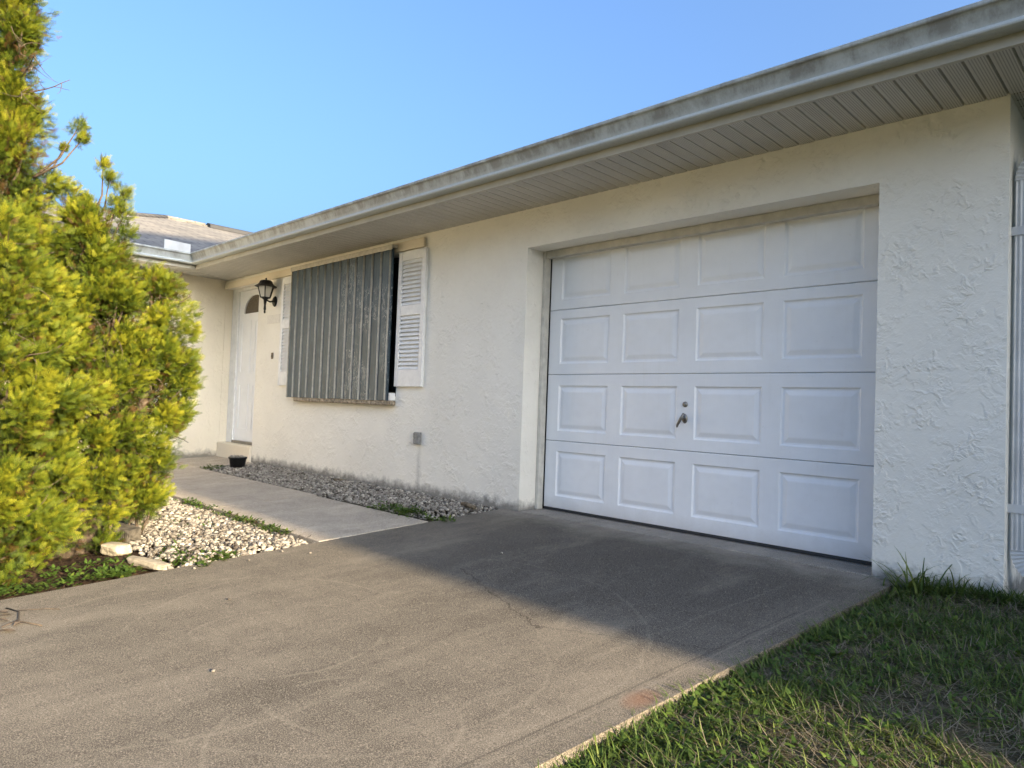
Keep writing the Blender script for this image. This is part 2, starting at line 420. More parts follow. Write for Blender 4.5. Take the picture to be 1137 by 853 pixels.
# driveway slab
b = MB()
edge_r = [(-1.143, -.004), (-1.215, -1.17), (-1.26, -1.80), (-1.316, -2.70), (-1.44, -4.6), (-1.66, -8.0), (-2.0, -14)]
pl = [(-4.2, y) for _, y in edge_r]
for i in range(len(edge_r)-1):
    (x0, y0), (x1, y1) = edge_r[i], edge_r[i+1]
    b.add([(-4.2, y0, gz(y0)), (x0, y0, gz(y0)), (x1, y1, gz(y1)), (-4.2, y1, gz(y1))], [(0, 1, 2, 3)])
    for xa, xb in ((x0, x1), (-4.2, -4.2)):
        b.add([(xa, y0, gz(y0)), (xb, y1, gz(y1)), (xb, y1, gz(y1)-.1), (xa, y0, gz(y0)-.1)], [(0, 1, 2, 3)])
b.add([(-4.2, -.004, 0), (-1.143, -.004, 0), (-1.143, -.004, -.1), (-4.2, -.004, -.1)], [(0, 1, 2, 3)])
drv = b.build('driveway', M['driveway']); tag(drv, kind='structure')
b = MB(); b.box(GX0+.002, GX1-.002, .004, 3.0, -.08, .004)
tag(b.build('garage_floor', M['apron'], bevel=.004), kind='structure')

# front walk: slabs with joints, an L round the gravel bed
b = MB()
def slab(x0, x1, y0, y1):
    g = .004; x0 += g; x1 -= g
    vs = [(x0, y0, gz(y0)+.003), (x1, y0, gz(y0)+.003), (x1, y1, gz(y1)+.003), (x0, y1, gz(y1)+.003)]
    vs += [(p[0], p[1], p[2]-.09) for p in vs]
    b.add(vs, [(0, 1, 2, 3), (4, 7, 6, 5), (0, 4, 5, 1), (1, 5, 6, 2), (2, 6, 7, 3), (3, 7, 4, 0)])
for x0, x1 in ((-10.08, -8.86), (-8.86, -7.45), (-7.45, -5.95), (-5.95, -4.205)):
    slab(x0, x1, -1.74, -.80 if x1 > -5 else -.76)
slab(-10.08, -8.86, -.752, -.035)
tag(b.build('walkway', M['walk'], bevel=.006), kind='structure')

b = MB(); b.box(-8.858, -4.203, -.80, -.003, -.12, -.045); 
tag(b.build('gravel_bed_soil', M['soil']), kind='structure')
# ground of the planting bed left of the driveway (bumpy, mulch coloured)
b = MB(); nx, ny = 30, 36
vs = []
for j in range(ny+1):
    for i in range(nx+1):
        x = -7.6+3.395*i/nx; y = -5.2+3.455*j/ny
        vs.append((x, y, gz(y)-.05+.03*math.sin(x*5.3+y*3)*math.sin(y*6.1-x*2)+.035*max(0, 1-((x+5.2)**2+(y+3.1)**2))))
b.add(vs, [(j*(nx+1)+i, j*(nx+1)+i+1, (j+1)*(nx+1)+i+1, (j+1)*(nx+1)+i) for j in range(ny) for i in range(nx)], True)
tag(b.build('planting_bed_soil', M['mulch']), kind='structure')

# ------------------------------------------------------------------ house
house = empty('house', (-5.3, 0, 0), 'single storey cream stucco house with white garage door, grey gutter and hip roofed wing', 'house')

b = MB()
WT = 2.60
WX0, WX1, WZ0, WZ1 = -8.05, -5.812, .93, 2.405
wall_grid(b, 'y', [XL, WX0, WX1, GX0, GX1, XR], [-.12, WZ0, GZ1, WZ1, WT],
          [(WX0, WX1, WZ0, WZ1), (GX0, GX1, -.12, GZ1)], 0, .20)
# wall above the door recess and recess cheeks
b.box(XW+.003, XL-.0005, 0.0, .20, 2.43, WT)
front = b.build('front_wall', M['stucco'], house)
b = MB(); b.box(XR-.20, XR-.002, .203, 9, -.12, WT); b.build('side_wall', M['stucco'], house)
b = MB(); b.box(XW-.2, XW, -6.5, .0-.003, -.4, WT); b.box(XW-.2, XW, .0, 3, -.12, WT)
b.build('wing_wall', M['stucco_wing'], house)
for q in ((XL, GX0-.35, 2.9, 3.1, -.1, WT), (GX0-.3, GX0-.202, .3, 3.1, 0, WT), (GX1+.21, GX1+.31, .3, 3.1, 0, WT)):
    b = MB(); b.box(*q); b.build('interior_wall', M['dark'], house)
# trim board under the soffit from the door to the window's right shutter
b = MB(); b.box(XW+.004, -5.41, -.03, -.002, 2.418, 2.512)
b.build('trim_board', M['stucco_smooth'], house, bevel=.004)

# garage opening: smooth plaster jambs are part of the wall; wooden jamb and head trim
b = MB()
b.box(GX0+.001, GX0+.035, .195, .262, .006, GZ1-.001); b.box(GX1-.030, GX1-.001, .205, .262, .006, GZ1-.001)
b.box(GX0+.036, GX1-.031, .200, .262, GZ1-.06, GZ1-.001)
b.build('garage_door_frame', M['cream_wood'], house, bevel=.004)

# garage door -------------------------------------------------------------
DX0, DX1, DY = -3.983, -1.305, .275
b = MB(); b.box(DX0, DX1, DY+.004, DY+.035, .012, .030); b.box(DX0, DX1, DY+.02, DY+.05, .03, 2.26)
gd = b.build('garage_door', M['seal'], house)
gd['label'] = 'white sectional overhead door with sixteen raised panels'
seams = [.026, .597, 1.161, 1.715, 2.262]
pcols = [(-3.862, -3.345), (-3.214, -2.712), (-2.570, -2.066), (-1.936, -1.440)]
prows = [(.130, .511), (.683, 1.068), (1.253, 1.638), (1.800, 2.172)]
for k in range(4):
    z0, z1 = seams[k]+.0014, seams[k+1]-.0014
    pz0, pz1 = prows[k]
    b = MB()
    Q = lambda x0, x1, za, zb: b.add([(x0, DY, za), (x1, DY, za), (x1, DY, zb), (x0, DY, zb)], [(0, 1, 2, 3)])
    Q(DX0, DX1, z0+.004, pz0); Q(DX0, DX1, pz1, z1-.004)
    xe = DX0
    for (p0, p1) in pcols: Q(xe, p0, pz0, pz1); xe = p1
    Q(xe, DX1, pz0, pz1)
    # rounded tongue at the top and bottom of the section, side returns
    for za, zb, ya, yb in ((z1-.004, z1, DY, DY+.008), (z0+.004, z0, DY, DY+.008)):
        b.add([(DX0, ya, za), (DX1, ya, za), (DX1, yb, zb), (DX0, yb, zb)], [(0, 1, 2, 3)])
        b.add([(DX0, yb, zb), (DX1, yb, zb), (DX1, DY+.03, zb), (DX0, DY+.03, zb)], [(0, 1, 2, 3)])
    for xx in (DX0, DX1): b.add([(xx, DY, z0), (xx, DY, z1), (xx, DY+.03, z1), (xx, DY+.03, z0)], [(0, 1, 2, 3)])
    for (p0, p1) in pcols:
        rings = [(0, 0), (.010, .011), (.020, .013), (.026, .012), (.052, .0035), (.060, .0025)]
        pts = []
        for ins, dep in rings:
            pts += [(p0+ins, DY+dep, pz0+ins), (p1-ins, DY+dep, pz0+ins), (p1-ins, DY+dep, pz1-ins), (p0+ins, DY+dep, pz1-ins)]
        fs = [(r*4+i, r*4+(i+1) % 4, (r+1)*4+(i+1) % 4, (r+1)*4+i) for r in range(len(rings)-1) for i in range(4)]
        m_ = (len(rings)-1)*4; fs.append((m_, m_+1, m_+2, m_+3)); b.add(pts, fs)
    b.build('door_section', M['white'], gd)
b = MB()
for v in ((-2.640, .936),):
    c = Vector((v[0], DY, v[1]))
    prof = [(.0, .014), (.011, .014), (.019, .009), (.021, 0)]
    vs = []; fs = []
    for r, o in prof:
        for i in range(16): vs.append((c.x+r*math.cos(i*math.pi/8), c.y-o, c.z+r*math.sin(i*math.pi/8)))
    fs = [(j*16+i, j*16+(i+1) % 16, (j+1)*16+(i+1) % 16, (j+1)*16+i) for j in range(3) for i in range(16)]
    b.add(vs, fs, True); b.box(c.x-.002, c.x+.002, c.y-.0155, c.y-.0135, c.z-.007, c.z+.007)
b.build('lock', M['steel'], gd)
b = MB()
hc = (-2.640, DY, .832)
vs = []
for r, o in ((.0, .012), (.022, .012), (.026, .0)):
    for i in range(16): vs.append((hc[0]+r*.85*math.cos(i*math.pi/8), hc[1]-o, hc[2]+1.35*r*math.sin(i*math.pi/8)))
b.add(vs, [(j*16+i, j*16+(i+1) % 16, (j+1)*16+(i+1) % 16, (j+1)*16+i) for j in range(2) for i in range(16)], True)
b.tube([(hc[0], DY-.008, hc[2]), (hc[0], DY-.05, hc[2]+.003)], .009, 8)
b.tube([(hc[0]+.018, DY-.05, hc[2]+.040), (hc[0], DY-.055, hc[2]+.004), (hc[0]-.028, DY-.055, hc[2]-.048), (hc[0]-.034, DY-.05, hc[2]-.062)], [.007, .011, .010, .007], 8)
b.build('handle', M['steel'], gd)

# window with storm panels --------------------------------------------------
b = MB()
fy0, fy1 = .09, .15
for x0, x1, z0, z1 in ((WX0+.002, WX0+.05, WZ0+.002, WZ1-.002), (WX1-.05, WX1-.002, WZ0+.002, WZ1-.002), (WX0+.052, WX1-.052, WZ0+.002, WZ0+.05), (WX0+.052, WX1-.052, WZ1-.05, WZ1-.002), (-6.98, -6.93, WZ0+.052, WZ1-.052)):
    b.box(x0, x1, fy0, fy1, z0, z1)
win = b.build('window', M['black'], house, bevel=.003)
b = MB(); b.box(WX0+.03, WX1-.03, .118, .124, WZ0+.03, WZ1-.03); b.build('pane', M['glass_dark'], win)
b = MB()
pts = [(WX0-.02, -.002), (WX0-.02, -.085)]
b.box(-7.81, -5.80, -.071, -.002, .838, .888)
sill = b.build('sill', M['sill'], win, bevel=.012, seg=3)

# galvanised storm panels: trapezoid ribs
SX0, SX1, SZ0, SZ1 = -7.955, -5.855, .888, 2.452
pitch = (SX1-SX0)/13
pr = []
for i in range(13):
    x = SX0+i*pitch
    pr += [(x, -.076), (x+pitch*.66, -.076), (x+pitch*.70, -.056), (x+pitch*.97, -.056)]
pr.append((SX1, -.076))
storm_root = None
for g in range(5):
    seg = pr[g*12:g*12+13]
    b = MB()
    jz = random.uniform(-.004, .004)
    front_v = [(p[0], p[1]-.0012*g, SZ0+jz) for p in seg]; back_v = [(p[0]+.001, p[1]+.0022-.0012*g, SZ0+jz) for p in seg]
    k = len(seg)
    vs = front_v + [(x, y, SZ1) for x, y, _ in front_v] + back_v + [(x, y, SZ1) for x, y, _ in back_v]
    fs = [(i, i+1, k+i+1, k+i) for i in range(k-1)] + [(2*k+i, 3*k+i, 3*k+i+1, 2*k+i+1) for i in range(k-1)]
    fs += [(i, 2*k+i, 2*k+i+1, i+1) for i in range(k-1)] + [(k+i, k+i+1, 3*k+i+1, 3*k+i) for i in range(k-1)]
    fs += [(0, k, 3*k, 2*k), (k-1, 3*k-1, 4*k-1, 2*k-1)]
    b.add(vs, fs)
    if storm_root is None:
        h = MB(); h.box(SX0-.01, SX1+.02, -.100, -.032, 2.453, 2.486); h.box(SX0-.01, SX1+.02, -.104, -.0995, 2.432, 2.486)
        h.box(SX0-.012, SX0-.004, -.088, -.004, SZ0-.004, SZ1)
        storm_root = h.build('storm_shutter', M['rail_lit_rib'], house, bevel=.002)
        storm_root['label'] = 'corrugated grey galvanised storm panels covering the window'
    po = b.build('shutter_panel', M['galv'], storm_root); po.data.materials.append(M['rail_lit_rib'])
    for p in po.data.polygons:        # pale material paints warm side light onto each rib's return
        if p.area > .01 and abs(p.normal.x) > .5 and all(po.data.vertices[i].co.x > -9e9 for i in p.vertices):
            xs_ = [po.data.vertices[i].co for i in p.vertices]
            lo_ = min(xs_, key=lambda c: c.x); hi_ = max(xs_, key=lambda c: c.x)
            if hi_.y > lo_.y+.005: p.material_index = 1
h = MB(); h.box(-5.846, -5.816, -.066, -.003, .889, .965); h.build('track_end', M['white_trim'], storm_root, bevel=.002)

def shutter(x0, x1, z0, z1):
    yb, yf = -.003, -.036
    st = .055
    b = MB()
    b.box(x0, x0+st, yf, yb, z0, z1); b.box(x1-st, x1, yf, yb, z0, z1)
    zm = z0+(z1-z0)*.56
    for za, zb in ((z0, z0+.17), (zm-.05, zm+.05), (z1-.09, z1)): b.box(x0+st+.0005, x1-st-.0005, yf+.002, yb, za, zb)
    o = b.build('shutter', M['white_trim'], house, bevel=.003)
    l = MB()
    for za, zb in ((z0+.17, zm-.05), (zm+.05, z1-.09)):
        n = int((zb-za)/.042); s = (zb-za)/n
        for i in range(n):
            z = za+i*s
            l.prism([(yf+.004, z+.002), (yf+.006, z+.009), (yb-.006, z+s+.004), (yb-.004, z+s-.006)], 'x', x0+st-.001, x1-st+.001)
    l.build('louvers', M['white_trim'], o)
    return o
shutter(-5.805, -5.362, 1.032, 2.402)
shutter(-8.305, -7.968, 1.032, 2.405)

# entry door in its recess --------------------------------------------------
b = MB()
b.box(XW+.004, -9.875, .10, .20, .205, 2.428); b.box(-9.874, -9.012, .10, .20, 2.385, 2.428)
ed = b.build('entry_door', M['white_trim'], house, bevel=.004)
dc, dr, drz, dzf = -9.40, .33, .255, 2.055
EX0, EX1, EZ0, EZ1, EY = -9.872, -9.014, .245, 2.383, .125
b = MB()
# leaf made of bands so the half-round light is a real hole
N = 24
arc = [(dc+dr*math.cos(math.pi*i/N), dzf+drz*math.sin(math.pi*i/N)) for i in range(N+1)]
V = lambda x, z: (x, EY, z)
b.add([V(EX0, EZ0), V(EX1, EZ0), V(EX1, dzf), V(EX0, dzf)], [(0, 1, 2, 3)])
for (x0, z0), (x1, z1) in zip(arc[:-1], arc[1:]):
    b.add([V(x0, z0), V(x0, EZ1), V(x1, EZ1), V(x1, z1)], [(0, 1, 2, 3)])
    b.add([V(x0, z0), V(x1, z1), (x1, EY+.03, z1), (x0, EY+.03, z0)], [(0, 1, 2, 3)])
b.add([V(EX0, dzf), V(dc-dr, dzf), V(dc-dr, EZ1), V(EX0, EZ1)], [(0, 1, 2, 3)]); b.add([V(dc+dr, dzf), V(EX1, dzf), V(EX1, EZ1), V(dc+dr, EZ1)], [(0, 1, 2, 3)])
b.add([V(dc-dr, dzf), V(dc+dr, dzf), (dc+dr, EY+.03, dzf), (dc-dr, EY+.03, dzf)], [(0, 1, 2, 3)])
for (p0, p1) in ((-9.77, -9.47), (-9.35, -9.06)):
    for (za, zb) in ((.40, 1.05), (1.20, 1.95)):
        # raised moulding ring
        for x0, x1, z0, z1 in ((p0, p1, za, za+.02), (p0, p1, zb-.02, zb), (p0, p0+.02, za+.0205, zb-.0205), (p1-.02, p1, za+.0205, zb-.0205)):
            b.box(x0, x1, EY-.007, EY+.002, z0, z1)
leaf = b.build('door_leaf', M['white'], ed)
b = MB()
pts = [(dc-dr, EY+.02, dzf), (dc+dr, EY+.02, dzf)] + [(x, EY+.02, z) for x, z in arc[1:-1]]
b.add(pts, [tuple(range(len(pts)))]); b.build('fanlight', M['glass_fan'], ed)
b = MB(); b.box(EX0, EX1, .09, .16, .206, .243); b.build('threshold', M['steel'], ed, bevel=.004)
b = MB(); b.box(XW+.004, XL-.002, -.032, .30, -.05, .203); b.build('door_step', M['stucco_smooth'], house, bevel=.008)

# soffit with grooved panels --------------------------------------------------
SZ = 2.551
YFL, YFR = -.655, -.548
XFW = -9.515; XFR = -.02
def yf(x): return YFL+(YFR-YFL)*(x-XFW)/(XFR-XFW)
b = MB()
step = .0965
def strip(pts_fn, u0, u1):
    """pts_fn(u)-> (inner, outer) 2-D points; groove at each strip's end"""
    u = math.floor(u0/step)*step
    while u < u1:
        a, c = max(u, u0), min(u+step, u1)
        if c-a > .001:
            g = min(.0065, (c-a)/3)
            us = [a, a+.001, a+g, c-g, c-.001, c]; zz = [.016, .016, 0, 0, .016, .016]
            prev = None
            for uu, dz in zip(us, zz):
                i, o = pts_fn(uu); cur = ((*i, SZ+dz), (*o, SZ+dz))
                if prev and (Vector(cur[0])-Vector(cur[1])).length+(Vector(prev[0])-Vector(prev[1])).length > .002:
                    b.add([prev[0], cur[0], cur[1], prev[1]], [(0, 1, 2, 3)])
                prev = cur
        u += step
def main_fn(x):
    if x < XFW:
        t = (x-XW)/(XFW-XW); return (x, -.001), (x, -.001+(YFL+.001)*t)
    if x > XR:
        t = (x-XR)/(XFR-XR); yo = yf(x); return (x, (yf(XFR))*t), (x, yo)
    return (x, -.001), (x, yf(x))
strip(main_fn, XW+.001, XFR)
b.build('soffit', M['soffit'], house)
b = MB()
def wing_fn(y):
    if y > YFL:
        t = y/YFL; return (XW+.001, y), (XW+.001+(XFW-XW)*t, y)
    return (XW+.001, y), (XFW, y)
strip(wing_fn, -6.9, -.001)
b.build('soffit', M['soffit'], house)
b = MB()
def side_fn(y):
    if y < 0:
        t = y/YFR; return (XR+(XFR-XR)*t, y), (XFR, y)
    return (XR, y), (XFR, y)
strip(side_fn, YFR+.002, 6)
b.build('soffit', M['soffit'], house)

# fascia lip + gutter (K profile) swept round both corners
path = [(XFW, -6.9), (XFW, YFL), (XFR, YFR), (XFR, 7)]
b = MB(); b.sweep([(-.012, 2.545), (.013, 2.545), (.013, 2.586), (.004, 2.590), (.004, 2.72), (-.012, 2.72)], path, True)
b.build('fascia', M['fascia'], house)
b = MB()
gp = [(.0055, 2.74), (.0055, 2.600), (.084, 2.596), (.096, 2.602), (.099, 2.609), (.097, 2.618), (.086, 2.630), (.088, 2.637), (.100, 2.668), (.112, 2.694), (.119, 2.704), (.131, 2.708), (.134, 2.714), (.134, 2.727), (.130, 2.731), (.114, 2.731), (.114, 2.724), (.122, 2.720), (.110, 2.706), (.084, 2.632), (.080, 2.606), (.010, 2.606), (.010, 2.74)]
b.sweep(gp, path, True)
b.build('gutter', M['gutter'], house)
for xs_ in (-7.6, -4.55, -1.9):
    b = MB(); b.sweep([(o+(.0018 if o > .05 else 0), z-(.0018 if z < 2.61 else 0)) for o, z in gp[1:16]], [(xs_, yf(xs_)), (xs_+.035, yf(xs_+.035))]); b.build('gutter_joint', M['gutter'], house)
# splash guard in the valley corner
b = MB(); b.prism([(-1.11, 2.735), (-.785, 2.728), (-.785, 2.842), (-1.11, 2.85)], 'x', XFW+.118, XFW+.122)
b.build('splash_guard', M['downspout'], house)

# roofs: wing hip and main hip; slope 0.33
SL = .33; z0 = 2.735
def roof_mesh(faces, name):
    b = MB()
    for f in faces: b.add(f, [tuple(range(len(f)))])
    o = b.build(name, M['shingle'], house)
    s = o.modifiers.new('Solidify', 'SOLIDIFY'); s.thickness = .03; s.offset = -1
    return o
ex = XFW+.05; ridge_x = ex-4.42; rz = z0+SL*4.42
apex_y = .38; ey = apex_y-4.42; wx0 = 2*ridge_x-ex
roof_mesh([[(ex, ey, z0), (ex, 14, z0), (ridge_x, 14, rz), (ridge_x, apex_y, rz)],
           [(wx0, ey, z0), (ex, ey, z0), (ridge_x, apex_y, rz)],
           [(wx0, 14, z0), (wx0, ey, z0), (ridge_x, apex_y, rz), (ridge_x, 14, rz)]], 'roof')
my = YFL-.05; mr = my+4.2; mz = z0+SL*4.2
roof_mesh([[(XFW-2, YFL-.05, z0+.004), (XFR+.05, YFR-.05, z0+.004), (XFR-4.15, mr, mz), (XFW-3.0, mr, mz)],
           [(XFR+.05, YFR-.05, z0+.004), (XFR+.05, 8, z0+.004), (XFR-4.15, mr, mz)],
           [(XFR+.05, 8, z0+.004), (XFW-3, 8, z0+.004), (XFW-3.0, mr, mz), (XFR-4.15, mr, mz)]], 'roof')
b = MB(); b.prism([(ridge_x-.16, rz-.045), (ridge_x+.16, rz-.045), (ridge_x+.14, rz+.03), (ridge_x, rz+.075), (ridge_x-.14, rz+.03)], 'y', 1.15, 6)
b.build('ridge_vent', M['seal'], house)
# hip cap on the wing
b = MB(); b.tube([(ex-.05, ey+.05, z0+.02), (ridge_x, apex_y, rz+.01)], .05, 6); b.tube([(ridge_x, apex_y, rz+.01), (ridge_x, 1.1, rz+.01)], .05, 6)
b.build('ridge_cap', M['shingle'], house)

# downspout on the side wall --------------------------------------------------
def rect_sweep(mb, pts, w, d, ribs=0):
    """rectangular pipe in the plane x-z (width along the bend normal in x/z, depth in y), corrugated if ribs"""
    P = [Vector(p) for p in pts]; n = len(P); vs = []; fs = []
    for i, p in enumerate(P):
        t = (P[min(i+1, n-1)]-P[max(i-1, 0)]).normalized(); s = Vector((t.z, 0, -t.x))
        k = 1+(.05*math.cos(i*math.pi) if ribs else 0)
        for a, c in ((-1, -1), (1, -1), (1, 1), (-1, 1)): vs.append(p+s*a*w/2*k+Vector((0, c*d/2*k, 0)))
    for i in range(n-1):
        for j in range(4): fs.append((i*4+j, i*4+(j+1) % 4, (i+1)*4+(j+1) % 4, (i+1)*4+j))
    fs += [(3, 2, 1, 0), tuple(range((n-1)*4, n*4))]
    mb.add(vs, fs)
dxc, dyc, dw, dd = -.612, .105, .085, .06
b = MB()
# fluted straight pipe
prof = []
nfl = 4
for i in range(nfl):
    u = -dw/2+dw*i/nfl; f = dw/nfl
    prof += [(dxc+u+f*.12, dyc-dd/2), (dxc+u+f*.35, dyc-dd/2+.004), (dxc+u+f*.65, dyc-dd/2+.004), (dxc+u+f*.88, dyc-dd/2)]
prof += [(dxc+dw/2, dyc-dd/2+.006), (dxc+dw/2, dyc+dd/2), (dxc-dw/2, dyc+dd/2), (dxc-dw/2, dyc-dd/2+.006)]
b.prism(prof, 'z', .245, 2.13)
ds = b.build('downspout', M['downspout'], house)
def elbow(z, up):
    b = MB(); pts = []
    r = .13; n = 20
    for i in range(n+1):
        a = R(75)*i/n
        pts.append((dxc+r*(1-math.cos(a)), dyc, z+(r*math.sin(a))*up))
    e = pts[-1]; tx, tz = math.sin(R(75)), math.cos(R(75))*up
    ln = .36 if up > 0 else .16
    for i in range(1, 5): pts.append((e[0]+tx*ln*i/4, dyc, e[2]+tz*ln*i/4))
    rect_sweep(b, pts, dw+.004, dd+.004, 1); b.build('elbow', M['downspout'], ds)
elbow(2.125, 1); elbow(.25, -1)
for z in (1.865, .455):
    b = MB(); b.box(dxc-dw/2-.0335, dxc+dw/2+.004, dyc-dd/2-.005, dyc-dd/2-.002, z-.022, z+.022); b.box(dxc-dw/2-.0365, dxc-dw/2-.0325, dyc-dd/2-.005, dyc+.03, z-.022, z+.022)
    b.build('strap', M['downspout'], ds)
b = MB(); b.box(-.62, -.30, .02, .30, -.07, .035, Matrix.Translation((0, 0, 0))); 
sb = b.build('splash_block', M['stone_pale'], None, bevel=.015, loc=(-.46, .16, -.07))
tag(sb, 'pale concrete splash block under the downspout elbow by the house corner', 'splash block')

# small fittings on the facade ------------------------------------------------
b = MB(); b.box(-8.722, -8.362, -.010, -.002, 1.836, 1.952)
b.build('house_number_plaque', M['plaque'], house, bevel=.003)
b = MB(); b.box(-8.555, -8.515, -.016, -.002, 1.375, 1.455)
db = b.build('doorbell', M['wood_old'], house, bevel=.004)
b = MB(); b.lathe([(.011, 0), (.011, .004), (.0, .005)], (0, 0, 0), 12)
b2 = MB(); b2.add([(-8.535+v[0], -.016-v[2], 1.412+v[1]) for v in b.v], b.f, True); b2.build('button', M['dark'], db)
b = MB(); b.box(-5.432, -5.358, -.045, -.002, .470, .588)
ob = b.build('outlet_box', M['grey_plastic'], house, bevel=.005)
b = MB(); b.box(-5.426, -5.364, -.054, -.0455, .478, .527); b.box(-5.426, -5.364, -.054, -.0455, .532, .582); b.build('cover_flap', M['grey_plastic'], ob, bevel=.004)

# coach lantern ---------------------------------------------------------------
LX, LY = -8.545, -.135
lan = empty('wall_lantern', (LX, 0, 2.13), 'black coach lantern with tapered glass panes mounted on the wall beside the entry door', 'lantern')
b = MB()
b2 = MB(); b2.lathe([(.0, .024), (.03, .022), (.052, .014), (.064, .0)], (0, 0, 0), 20)
b.add([(LX+v[0], -.002-v[2], 2.125+v[1]*1.1) for v in b2.v], b2.f, True)
b.build('back_plate', M['black'], lan)
b = MB(); b.tube([(LX, -.02, 2.125), (LX, -.07, 2.112), (LX, -.11, 2.125), (LX, LY, 2.14)], [.012, .011, .011, .012], 8)
b.lathe([(.004, 1.955-2.13), (.012, 1.965-2.13), (.010, 1.99-2.13), (.016, 2.01-2.13), (.012, 2.06-2.13), (.018, 2.10-2.13), (.022, 2.13-2.13), (.048, 2.150-2.13), (.05, 2.160-2.13)], (LX, LY, 2.13), 12)
b.build('arm', M['black'], lan)
S8 = 6
def ring(r, z): return [(LX+r*math.cos(2*math.pi*(k+.5)/S8), LY+r*math.sin(2*math.pi*(k+.5)/S8), z) for k in range(S8)]
b = MB(); lo, hi = ring(.066, 2.158), ring(.108, 2.302)
for k in range(S8): b.tube([lo[k], hi[k]], .0065, 6)
for rg in (lo, hi):
    for k in range(S8): b.tube([rg[k], rg[(k+1) % S8]], .006, 6)
b.build('cage', M['black'], lan)
b = MB(); lo, hi = ring(.062, 2.162), ring(.103, 2.300)
for k in range(S8): b.add([lo[k], lo[(k+1) % S8], hi[(k+1) % S8], hi[k]], [(0, 1, 2, 3)])
b.build('glass', M['glass_lamp'], lan)
b = MB(); b.tube([(LX, LY, 2.16), (LX, LY, 2.225)], .014, 10); b.build('candle_socket', M['white_trim'], lan)
b = MB(); b.lathe([(.137, .0), (.138, .006), (.108, .022), (.086, .045), (.076, .072), (.060, .082), (.034, .088), (.010, .090), (.008, .098), (.012, .104), (.009, .112), (.002, .118)], (LX, LY, 2.298), S8*2, False, math.pi/S8)
b.build('cap', M['black'], lan)

# ------------------------------------------------------------------ pot, stick, rocks
pot = empty('plant_pot', (-8.46, -.43, -.02), 'small black plastic plant pot with gravel inside, beside the door step', 'plant pot')
b = MB(); b.lathe([(.078, 0), (.082, .003), (.100, .125), (.110, .126), (.112, .145), (.104, .146), (.098, .115), (.0, .113)], (-8.46, -.43, -.025), 28)
b.build('pot_body', M['pot'], pot)

ico = [( -1, 1.618, 0), (1, 1.618, 0), (-1, -1.618, 0), (1, -1.618, 0), (0, -1, 1.618), (0, 1, 1.618), (0, -1, -1.618), (0, 1, -1.618), (1.618, 0, -1), (1.618, 0, 1), (-1.618, 0, -1), (-1.618, 0, 1)]
ICOV = np.array(ico)/1.902
ICOF = np.array([(0, 11, 5), (0, 5, 1), (0, 1, 7), (0, 7, 10), (0, 10, 11), (1, 5, 9), (5, 11, 4), (11, 10, 2), (10, 7, 6), (7, 1, 8), (3, 9, 4), (3, 4, 2), (3, 2, 6), (3, 6, 8), (3, 8, 9), (4, 9, 5), (2, 4, 11), (6, 2, 10), (8, 6, 7), (9, 8, 1)])
def rotmats(n, rng=RNG):
    q = rng.normal(size=(n, 4)); q /= np.linalg.norm(q, axis=1, keepdims=True); w, x, y, z = q.T
    return np.stack([np.stack([1-2*(y*y+z*z), 2*(x*y-z*w), 2*(x*z+y*w)], -1), np.stack([2*(x*y+z*w), 1-2*(x*x+z*z), 2*(y*z-x*w)], -1), np.stack([2*(x*z-y*w), 2*(y*z+x*w), 1-2*(x*x+y*y)], -1)], 1)
def stones(P, size, name, parent=None, loc=None):
    n = len(P); sc = size[:, None]*RNG.uniform(.55, 1.15, (n, 3))
    base = ICOV[None]*(1+RNG.normal(0, .16, (n, 12, 1)))
    V = np.einsum('nij,nkj->nki', rotmats(n), base*sc[:, None, :])*np.array([1, 1, .8]) + P[:, None, :]
    F = (ICOF[None]+12*np.arange(n)[:, None, None]).reshape(-1, 3)
    tone = np.repeat(np.clip(RNG.beta(1.15, 1.25, n), 0, 1), 20)
    return fast(name, V.reshape(-1, 3), F, M['gravel'], tone, parent, loc)
def mound(x, y, x0, x1, y0, y1):
    return np.clip(np.minimum(np.minimum(x-x0, x1-x), np.minimum(y-y0, y1-y))/.22, 0, 1)
# bed by the wall
n = 9500
x = RNG.uniform(-8.84, -4.22, n); y = RNG.uniform(-.83, -.012, n)
ylow = np.interp(x, [-8.86, -4.2], [-.75, -.79])
keep = (y > ylow) & ~((x > -5.0) & (y < -.52) & (RNG.random(n) < .5*(x+5.0)/.8))
x, y = x[keep], y[keep]
P = np.stack([x, y, .05*y-.035+.035*mound(x, y, -8.86, -4.2, -.78, .1)+RNG.uniform(0, .018, len(x))], 1)
tag(stones(P, RNG.uniform(.007, .021, len(x)), 'wall_bed_gravel'), 'bed of grey white crushed stone along the foot of the house wall', 'gravel', kind='stuff')
# bed between tree and walk
n = 7500
x = RNG.uniform(-7.3, -4.21, n); y = RNG.uniform(-2.72, -1.76, n)
keep = RNG.random(n) < np.clip(1.15-np.clip((-y-2.45)/.3, 0, 1)*.9, 0, 1)
x, y = x[keep], y[keep]
stray = [(-4.05, -2.3), (-3.95, -1.95), (-3.4, -2.7), (-2.6, -3.1), (-4.1, -2.6), (-3.1, -1.1), (-4.12, -2.05)]
P = np.stack([x, y, .05*y-.045+.045*mound(x, y, -9, -4.1, -2.9, -1.74)+RNG.uniform(0, .022, len(x))], 1)
P = np.concatenate([P, [(a, c, .05*c+.006) for a, c in stray]]); x = P[:, 0]
tag(stones(P, np.where(np.arange(len(x)) >= len(x)-len(stray), .010, RNG.uniform(.007, .026, len(x))), 'corner_bed_gravel'), 'bed of white crushed stone in the corner between walkway and driveway', 'gravel', kind='stuff')
